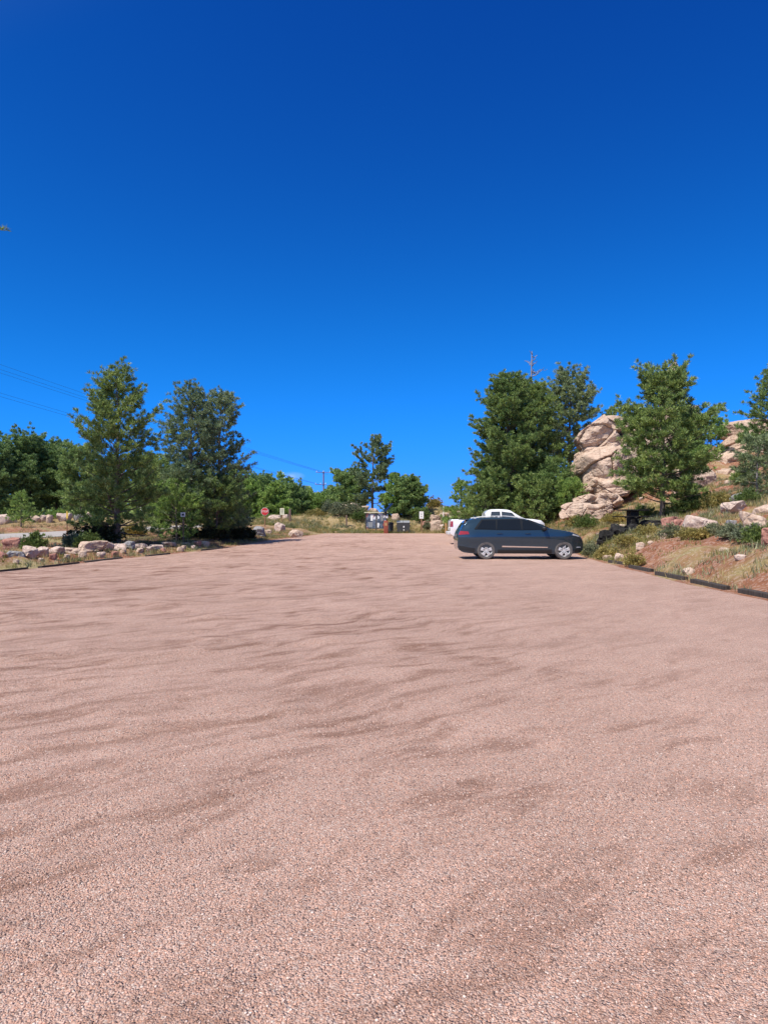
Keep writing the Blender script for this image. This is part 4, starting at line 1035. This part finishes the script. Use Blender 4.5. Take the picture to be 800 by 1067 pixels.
def suv_extra(root, B):
    MB().add(*B.top(2.92, 3.74, .05)).build('windscreen', M['glass_clear'], root, smooth=60)
    MB().add(*B.top(.17, .40, .10)).build('rear_window', M['glass'], root, smooth=60)
    for sd in (-1, 1):
        MB().box((3.52, sd * 1.06, 1.26), (.17, .20, .15), bev=.045).box((3.56, sd * .95, 1.22), (.1, .12, .05), bev=.01).build('mirror', M['black'], root, smooth=50)
        h = MB(); k = np.linspace(0, 1, 12); xx = .75 + 1.95 * k; zz = B.zt(xx) + .035 + .02 * np.sin(PI * k); h.tube(np.stack([xx, 0 * k + sd * .60, zz], 1), .016, 6)
        for q in (0.0, .5, 1.0): x = .75 + 1.95 * q; h.box((x, sd * .60, float(B.zt(x)) + .015), (.09, .03, .06), bev=.008)
        h.build('roof_rail', M['alloy'], root, smooth=50)
        MB().add(*B.patch((.03, 1.00), (.46, 1.03), (.42, 1.14), (.10, 1.16), .014, sd)).build('tail_light', M['tail'], root, smooth=40)
        MB().add(*B.patch((4.68, .985), (5.0, .915), (4.96, .965), (4.70, 1.045), .014, sd)).build('headlight', M['lamp'], root, smooth=40)
        MB().add(*B.patch((4.86, .47), (5.06, .47), (5.06, .51), (4.88, .51), .012, sd)).build('fog_lamp', M['lamp'], root, smooth=40)
    MB().box((5.165, 0, .66), (.06, 1.1, .32), bev=.02).build('grille', M['black'], root, smooth=40)
    MB().box((.36, 0, 1.625), (.34, 1.12, .03), bev=.012).build('spoiler', M['suv'], root, smooth=40)
    MB().box((.035, 0, .82), (.03, .52, .12), bev=.005).build('license_plate', M['white'], root)
    MB().tube([(.9, .1, 1.70), (.82, .1, 1.76), (.74, .1, 1.775)], [.04, .025, .006], 8).build('antenna', M['suv'], root, smooth=60)
suv = vehicle('parked_car', 'dark slate blue crossover parked broadside with its nose to the right', 'car', SUV, [(1.155, .365), (4.33, .365)], .372,
    (X(477.0, 29.0), 29.95, .008), 0, 'suv',
    doors=[dict(c=((1.70, .50), (2.62, .50), (2.60, 1.17), (1.55, 1.17)), h=(1.70, 1.06)), dict(c=((2.64, .50), (3.72, .50), (3.70, 1.17), (2.62, 1.17)), h=(2.85, 1.06))],
    windows=[dict(frame=((.66, 1.235), (1.58, 1.205), (1.60, 1.645), (.98, 1.635)), c=((.78, 1.26), (1.54, 1.235), (1.57, 1.60), (1.02, 1.595))),
             dict(frame=((1.58, 1.205), (2.62, 1.195), (2.62, 1.66), (1.60, 1.645)), c=((1.60, 1.235), (2.57, 1.225), (2.57, 1.625), (1.63, 1.61))),
             dict(frame=((2.62, 1.195), (3.72, 1.215), (2.95, 1.60), (2.62, 1.66)), c=((2.66, 1.225), (3.60, 1.235), (2.93, 1.57), (2.66, 1.625)))],
    trims=[('chrome_strip', 'chrome', ((1.80, .50), (3.66, .47), (3.66, .51), (1.80, .555)), .016), ('sill_trim', 'black', ((1.62, .24), (3.84, .24), (3.84, .40), (1.62, .40)), .008),
           ('rear_valance', 'black', ((.05, .38), (.68, .30), (.70, .44), (.03, .56)), .008), ('front_valance', 'black', ((4.80, .25), (5.08, .33), (5.06, .43), (4.78, .40)), .008)],
    spokes=5, glass='glass', extra=suv_extra)
TRK = Body(6.0,
    zt=[(0, .85), (.02, 1.30), (.08, 1.40), (1.0, 1.41), (2.18, 1.42), (2.2, 1.75), (2.32, 1.88), (2.55, 1.96), (3.1, 1.98), (3.6, 1.95), (3.8, 1.90), (4.1, 1.72), (4.55, 1.48), (4.7, 1.44), (5.2, 1.41), (5.7, 1.34), (5.9, 1.18), (6.0, .8)],
    zb=[(0, .60), (.2, .46), (.6, .42), (5.5, .36), (5.85, .38), (6.0, .55)],
    prof=[(.36, .93), (.6, .97), (.9, 1.0), (1.15, .99), (1.3, .96), (1.42, .93), (1.7, .84), (1.9, .76), (2.0, .72)],
    front=(5.2, .22), rear=(.4, .05), hw=1.0)
def trk_extra(root, B):
    MB().add(*B.top(3.86, 4.5, .05)).build('windscreen', M['glass_clear'], root, smooth=60)
    MB().box((1.1, 0, 1.432), (1.95, 1.62, .012)).build('bed_liner', M['black'], root)
    for sd in (-1, 1):
        MB().add(*B.patch((.01, .98), (.16, .98), (.16, 1.30), (.03, 1.30), .014, sd)).build('tail_light', M['tail'], root, smooth=40)
        MB().box((4.05, sd * 1.10, 1.42), (.16, .2, .24), bev=.04).build('mirror', M['black'], root, smooth=50)
        MB().add(*B.patch((5.55, 1.0), (5.86, .97), (5.82, 1.12), (5.55, 1.17), .012, sd)).build('headlight', M['lamp'], root, smooth=40)
    for sd in (-1, 1): MB().box((-.012, sd * .82, 1.14), (.03, .16, .34), bev=.008).build('tail_light', M['tail'], root)
    MB().box((-.02, 0, 1.10), (.035, 1.36, .44), bev=.01).build('tailgate', M['white_paint'], root, smooth=40)
    MB().box((-.08, 0, .62), (.16, 1.84, .18), bev=.03).build('rear_bumper', M['alloy'], root, smooth=40)
    MB().box((-.045, 0, .86), (.02, .36, .18), bev=.004).build('license_plate', M['white'], root)
    MB().box((5.99, 0, .86), (.06, 1.2, .34), bev=.02).build('grille', M['black'], root, smooth=40)
vehicle('pickup_truck', 'white pickup truck parked behind the dark blue car', 'pickup truck', TRK, [(1.15, .40), (4.92, .40)], .40,
    (X(469.5, 44), 45, .10), R(-1), 'white_paint',
    doors=[dict(c=((2.28, .52), (3.02, .52), (3.02, 1.36), (2.28, 1.36)), h=(2.42, 1.22), hm='chrome'), dict(c=((3.05, .52), (4.12, .52), (4.16, 1.36), (3.05, 1.36)), h=(3.2, 1.22), hm='chrome')],
    windows=[dict(frame=((2.48, 1.42), (3.12, 1.42), (3.12, 1.84), (2.58, 1.83)), c=((2.52, 1.45), (3.09, 1.45), (3.09, 1.81), (2.61, 1.80))),
             dict(frame=((3.22, 1.42), (4.2, 1.42), (3.86, 1.77), (3.22, 1.84)), c=((3.25, 1.45), (4.1, 1.45), (3.83, 1.74), (3.25, 1.81)))],
    trims=[('sill_trim', 'black', ((1.7, .44), (4.4, .40), (4.4, .5), (1.7, .52)), .008)], spokes=6, glass='glass_clear', extra=trk_extra).scale = (.99, 1.06, 1.10)

# ------------------------------------------------------------------ signs, posts, kiosk
def text_mesh(txt, size, mat, name, parent, loc, rot=(R(90), 0, 0), ext=.003):
    cu = bpy.data.curves.new('t', 'FONT'); cu.body = txt; cu.size = size; cu.extrude = ext; cu.align_x = 'CENTER'; cu.align_y = 'CENTER'
    o = bpy.data.objects.new('t', cu); C.objects.link(o); bpy.context.view_layer.update()
    me = bpy.data.meshes.new_from_object(o.evaluated_get(bpy.context.evaluated_depsgraph_get())); bpy.data.objects.remove(o)
    me.materials.clear(); me.materials.append(mat); q = link(name, me, parent, loc); q.rotation_euler = rot; return q
def ngon_plate(r, n, th, rot=0.):
    v = []; m = MB()
    for y in (0, th):
        for k in range(n): a = 2 * PI * (k + .5) / n + rot; v.append((r * math.cos(a), y, r * math.sin(a)))
    m.add(v, [tuple(range(n)), tuple(range(n, 2 * n))[::-1]] + [(k, (k + 1) % n, n + (k + 1) % n, n + k) for k in range(n)]); return m
def at(px, Y): x = X(px, Y); return (x, Y, hz(x, Y))
# stop sign
Y = 70; p = at(276, Y); h = Z(533, Y) - p[2]
ro = empty('stop_sign', p, 'red octagonal stop sign on a wooden post left of the lot corner', 'sign')
MB().box((0, 0, (h + .2) / 2 - .1), (.12, .10, h + .2), bev=.01).build('post', M['wood'], ro)
fc = ngon_plate(.40, 8, .012).build('sign_face', M['white'], ro, (0, -.07, h))
ngon_plate(.372, 8, .008).build('red_panel', M['red'], fc, (0, -.009, 0))
text_mesh('STOP', .27, M['white'], 'lettering', fc, (0, -.012, 0))
def post_sign(name, label, px, Y, ytop, ybot, sw, post, face, pw=.11, mark=None):
    p = at(px, Y); zt, zb = Z(ytop, Y) - p[2], Z(ybot, Y) - p[2]
    r_ = empty(name, p, label, 'sign')
    MB().box((0, 0, (zt - .05) / 2), (pw, .1, zt + .15), bev=.01).build('post', M[post], r_)
    f_ = MB().box((0, -.07, (zt + zb) / 2), (sw, .012, zt - zb), bev=.004).build('sign_face', M[face], r_)
    if mark:
        k = MB()
        for (dx, dz, w, h) in mark: k.box((dx * sw, -.079, (zt + zb) / 2 + dz * (zt - zb)), (w * sw, .006, h * (zt - zb)))
        k.build('marking', M['ink'], f_)
    return r_
post_sign('road_sign', 'cream rectangular sign on a wooden post right of the stop sign', 294, 76, 529.5, 536.5, .46, 'wood', 'cream', mark=[(0, .25, .5, .06), (0, .05, .6, .06), (0, -.2, .4, .08)])
post_sign('parking_sign', 'small white rounded sign on a wooden post right of the dumpster', 439, 73, 533, 540.5, .44, 'wood', 'white', .16, mark=[(0, .12, .12, .22), (0, -.2, .22, .1)])
post_sign('road_sign', 'white sign glimpsed beyond the road right of the tall pine', 146, 53, 525, 533, .48, 'grey_wood', 'white', .08, mark=[(0, .2, .5, .08), (0, -.1, .5, .08)])
post_sign('road_sign', 'tiny white square sign in front of the touching pair', 191, 40.5, 534, 538.5, .26, 'grey_wood', 'white', .05, mark=[(0, 0, .5, .45)])
def bare_post(label, px, Y, top, w, mat, name='wooden_post', cap=True):
    p = at(px, Y); h = Z(top, Y) - p[2]; r_ = empty(name, p, label, 'post')
    MB().box((0, 0, h / 2 - .1), (w, w, h + .2), bev=.02).build('shaft', M[mat], r_)
    if cap: MB().box((0, 0, h + .0), (w * 1.02, w * 1.02, .05), bev=.02).build('top', M['grey_wood'], r_)
bare_post('thick weathered wooden post right of the cream sign', 302, 77, 530.5, .24, 'grey_wood')
bare_post('short brown wooden post on the mound left of the notice board', 361, 76, 537, .17, 'grey_wood')
bare_post('tan wooden post beside the truck tailgate', 464.5, 70, 536, .2, 'tan_wood')
p = at(462, 74); h = Z(528, 74) - p[2]
ro = empty('marker_pole', p, 'tall thin pale pole behind the tan post near the truck', 'pole')
MB().tube([(0, 0, -.1), (0, 0, h)], .035, 8).build('shaft', M['white'], ro, smooth=60)
MB().tube([(0, 0, h), (0, 0, h + .06)], [.05, .02], 8).build('cap', M['steel'], ro)
p = at(70, 43.5); h = Z(532, 43.5) - p[2]
ro = empty('marker_post', p, 'thin brown roadside marker post with a yellow top', 'marker post')
MB().box((0, 0, h * .36), (.085, .03, h * .74), bev=.006).build('shaft', M['wood'], ro)
MB().box((0, 0, h * .86), (.11, .034, h * .27), bev=.006).build('yellow_plate', M['yellow'], ro)
# notice board
Y = 73.5; x0, x1, x2 = X(381, Y), X(392, Y), X(402.5, Y); g0 = hz(x1, Y)
ro = empty('notice_board', (x1, Y, g0), 'two bay notice board with printed panels and dark posts', 'notice board')
zt = Z(534.5, Y) - g0
for x in (x0, x1, x2): MB().box((x - x1, 0, zt / 2 - .08), (.10, .10, zt + .16), bev=.01).build('post', M['kiosk'], ro)
MB().box(((x0 + x2) / 2 - x1, 0, zt + .04), (x2 - x0 + .3, .3, .07), bev=.01).build('roof', M['cream'], ro)
for k, (a, b) in enumerate(((x0, x1), (x1, x2))):
    cx = (a + b) / 2 - x1; w = b - a - .12; z0, z1 = zt - 1.62, zt - .05
    q = MB().box((cx, .0, (z0 + z1) / 2), (w, .04, z1 - z0), bev=.004).build('panel', M['poster_a' if k == 0 else 'poster_b'], ro)
    pm = MB()
    for i, (u, v_, pw, ph) in enumerate([(-.28, .18, .32, .5), (.1, .22, .3, .42), (.32, -.05, .24, .6), (-.1, -.25, .5, .35), (-.36, -.28, .18, .3)]):
        pm = MB().box((cx + u * w, -.026 - .002 * i, (z0 + z1) / 2 + v_ * (z1 - z0)), (pw * w, .004, ph * (z1 - z0)))
        pm.build('notice', M[['poster_a', 'white', 'poster_a', 'bin_lid', 'poster_b'][(i + k * 2) % 5]], q)
    MB().box((cx, -.0, z0 - .13), (w, .05, .18), bev=.005).build('lower_rail', M['tan_wood'], ro)
# red-brown pay post
p = at(402, 72.3); ro = empty('fee_station', p, 'red brown fee post with a solar panel tilted above it', 'fee station')
h = Z(542.5, 72.3) - p[2]
MB().box((0, 0, h / 2 - .05), (.44, .36, h + .1), bev=.02).build('cabinet', M['brown'], ro, smooth=40)
MB().box((0, -.185, h * .72), (.26, .01, .3), bev=.003).build('front_plate', M['tan_wood'], ro)
h2 = Z(532, 72.3) - p[2]
MB().tube([(.06, 0, h - .02), (.06, 0, h2 + .1)], .05, 8).build('mast', M['black'], ro)
MB().box((.12, -.06, h + .38), (.24, .04, .26), bev=.03).build('round_sign', M['white'], ro)
MB().box((-.05, -.02, h2 - .25), (.3, .25, .4), bev=.02).build('battery_box', M['black'], ro)
MB().box((.26, 0, h2 + .30), (1.15, .75, .05), Matrix.Rotation(R(-47), 3, 'Y') @ Matrix.Rotation(R(14), 3, 'X'), .008).build('solar_panel', M['solar'], ro)
MB().box((.34, 0, h2 + .25), (1.25, .03, .035), Matrix.Rotation(R(-47), 3, 'Y'), .005).build('panel_frame', M['steel'], ro)
# trash bin and dumpster
p = at(406.8, 73.2); ro = empty('trash_can', p, 'dark trash can between the fee post and the dumpster', 'trash can')
MB().lathe([(.001, 0), (.27, 0), (.31, .9), (.001, .9)], 20).build('can', M['bin'], ro, smooth=40)
MB().lathe([(.33, .88), (.34, .95), (.24, 1.08), (.001, 1.12)], 20).build('lid', M['black'], ro, smooth=40)
p = at(420, 72.8); ro = empty('dumpster', p, 'dark grey dumpster with two pale lids beside the trash can', 'dumpster')
v = [(-.62, -.45, .08), (.62, -.45, .08), (.62, .45, .08), (-.62, .45, .08), (-.68, -.55, 1.02), (.68, -.55, 1.02), (.68, .55, 1.2), (-.68, .55, 1.2)]
MB().add(v, [(0, 3, 2, 1), (4, 5, 6, 7), (0, 1, 5, 4), (1, 2, 6, 5), (2, 3, 7, 6), (3, 0, 4, 7)]).build('tub', M['bin'], ro)
for sx in (-1, 1):
    MB().box((sx * .34, 0, 1.14), (.64, 1.14, .05), Matrix.Rotation(R(9.3), 3, 'X'), .012).build('lid', M['bin_lid'], ro)
    MB().box((sx * .72, 0, .7), (.08, .6, .14), bev=.01).build('lift_pocket', M['bin'], ro)
for xx in (-.5, .5): MB().tube([(xx - .03, -.3, .05), (xx + .03, -.3, .05)], .07, 12).tube([(xx - .03, .3, .05), (xx + .03, .3, .05)], .07, 12).build('caster', M['black'], ro)
MB().box((.05, -.515, .62), (.12, .008, .16)).box((.05, -.495, .3), (.1, .008, .12)).build('sticker', M['white'], ro)
# picnic table on the slope
p = (X(659, 35.2), 35.2); g0 = hz(*p) ; zt = Z(531.5, 35.2)
ro = empty('picnic_table', (p[0], p[1], g0), 'dark flat topped picnic table on the slope left of the big pine', 'picnic table', rz=R(8))
hh = max(.75, zt - g0)
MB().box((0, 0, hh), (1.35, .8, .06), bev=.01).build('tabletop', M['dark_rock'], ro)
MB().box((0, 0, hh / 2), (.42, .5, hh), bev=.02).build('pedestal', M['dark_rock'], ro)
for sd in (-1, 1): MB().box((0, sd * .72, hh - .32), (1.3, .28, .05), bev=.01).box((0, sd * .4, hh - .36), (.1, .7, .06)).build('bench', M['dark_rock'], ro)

# ------------------------------------------------------------------ utility pole and wires
Y = 150; xp = X(337, Y); g0 = hz(xp, Y); zt = Z(490.5, Y)
ro = empty('utility_pole', (xp, Y, g0), 'wooden utility pole with crossarms above the tree line', 'utility pole')
MB().tube([(0, 0, -.3), (0, 0, zt - g0)], [.18, .13], 10).build('pole', M['grey_wood'], ro, smooth=60)
for dz, w in ((.35, 2.6), (2.9, 1.9)):
    a_ = MB().box((0 if dz < 1 else -.6, -.2, zt - g0 - dz), (w * 1.25, .09, .10)).build('crossarm', M['grey_wood'], ro)
    for q in (-.55, 0, .55):
        MB().lathe([(.001, 0), (.06, .02), (.08, .1), (.05, .22), (.001, .26)], 10, c=((0 if dz < 1 else -.6) + q * w, -.2, zt - g0 - dz + .08)).build('insulator', M['white'], a_, smooth=50)
# near pole outside the frame on the left carries the other ends
nx, ny = -44.0, 56.0; ng = hz(nx, ny)
r2_ = empty('utility_pole', (nx, ny, ng), 'wooden utility pole just outside the left picture edge', 'utility pole')
zn = 19.0
MB().tube([(0, 0, -.3), (0, 0, zn - ng + .5)], [.24, .17], 10).build('pole', M['grey_wood'], r2_, smooth=60)
MB().box((0, -.2, zn - ng), (2.6, .14, .16)).build('crossarm', M['grey_wood'], r2_)
wires = [(-.9, 0.0, 0.0, 'highest power line in the left sky'), (0, -.9, -.35, 'power line just below the highest one'), (.9, -1.6, -.75, 'third power line of the upper trio'),
         (-.7, -3.0, -2.9, 'upper line of the middle pair in the left sky'), (.2, -3.7, -3.2, 'lower line of the middle pair in the left sky'), (-.2, -7.6, -4.6, 'single lowest line crossing above the left trees')]
for i, (dx, dn, df_, lb) in enumerate(wires):
    a = np.array([nx + dx, ny, zn + dn]); b = np.array([xp + dx, Y - .2, zt + df_]); k = np.linspace(0, 1, 40)
    p = a + (b - a) * k[:, None]; p[:, 2] -= .35 * 4 * k * (1 - k)
    cu = np.vstack([p]); o = MB().tube(cu, .009 + .009 * k, 5).build('power_line', M['black']); tag(o, lb, 'power line', 'power lines in the left sky')
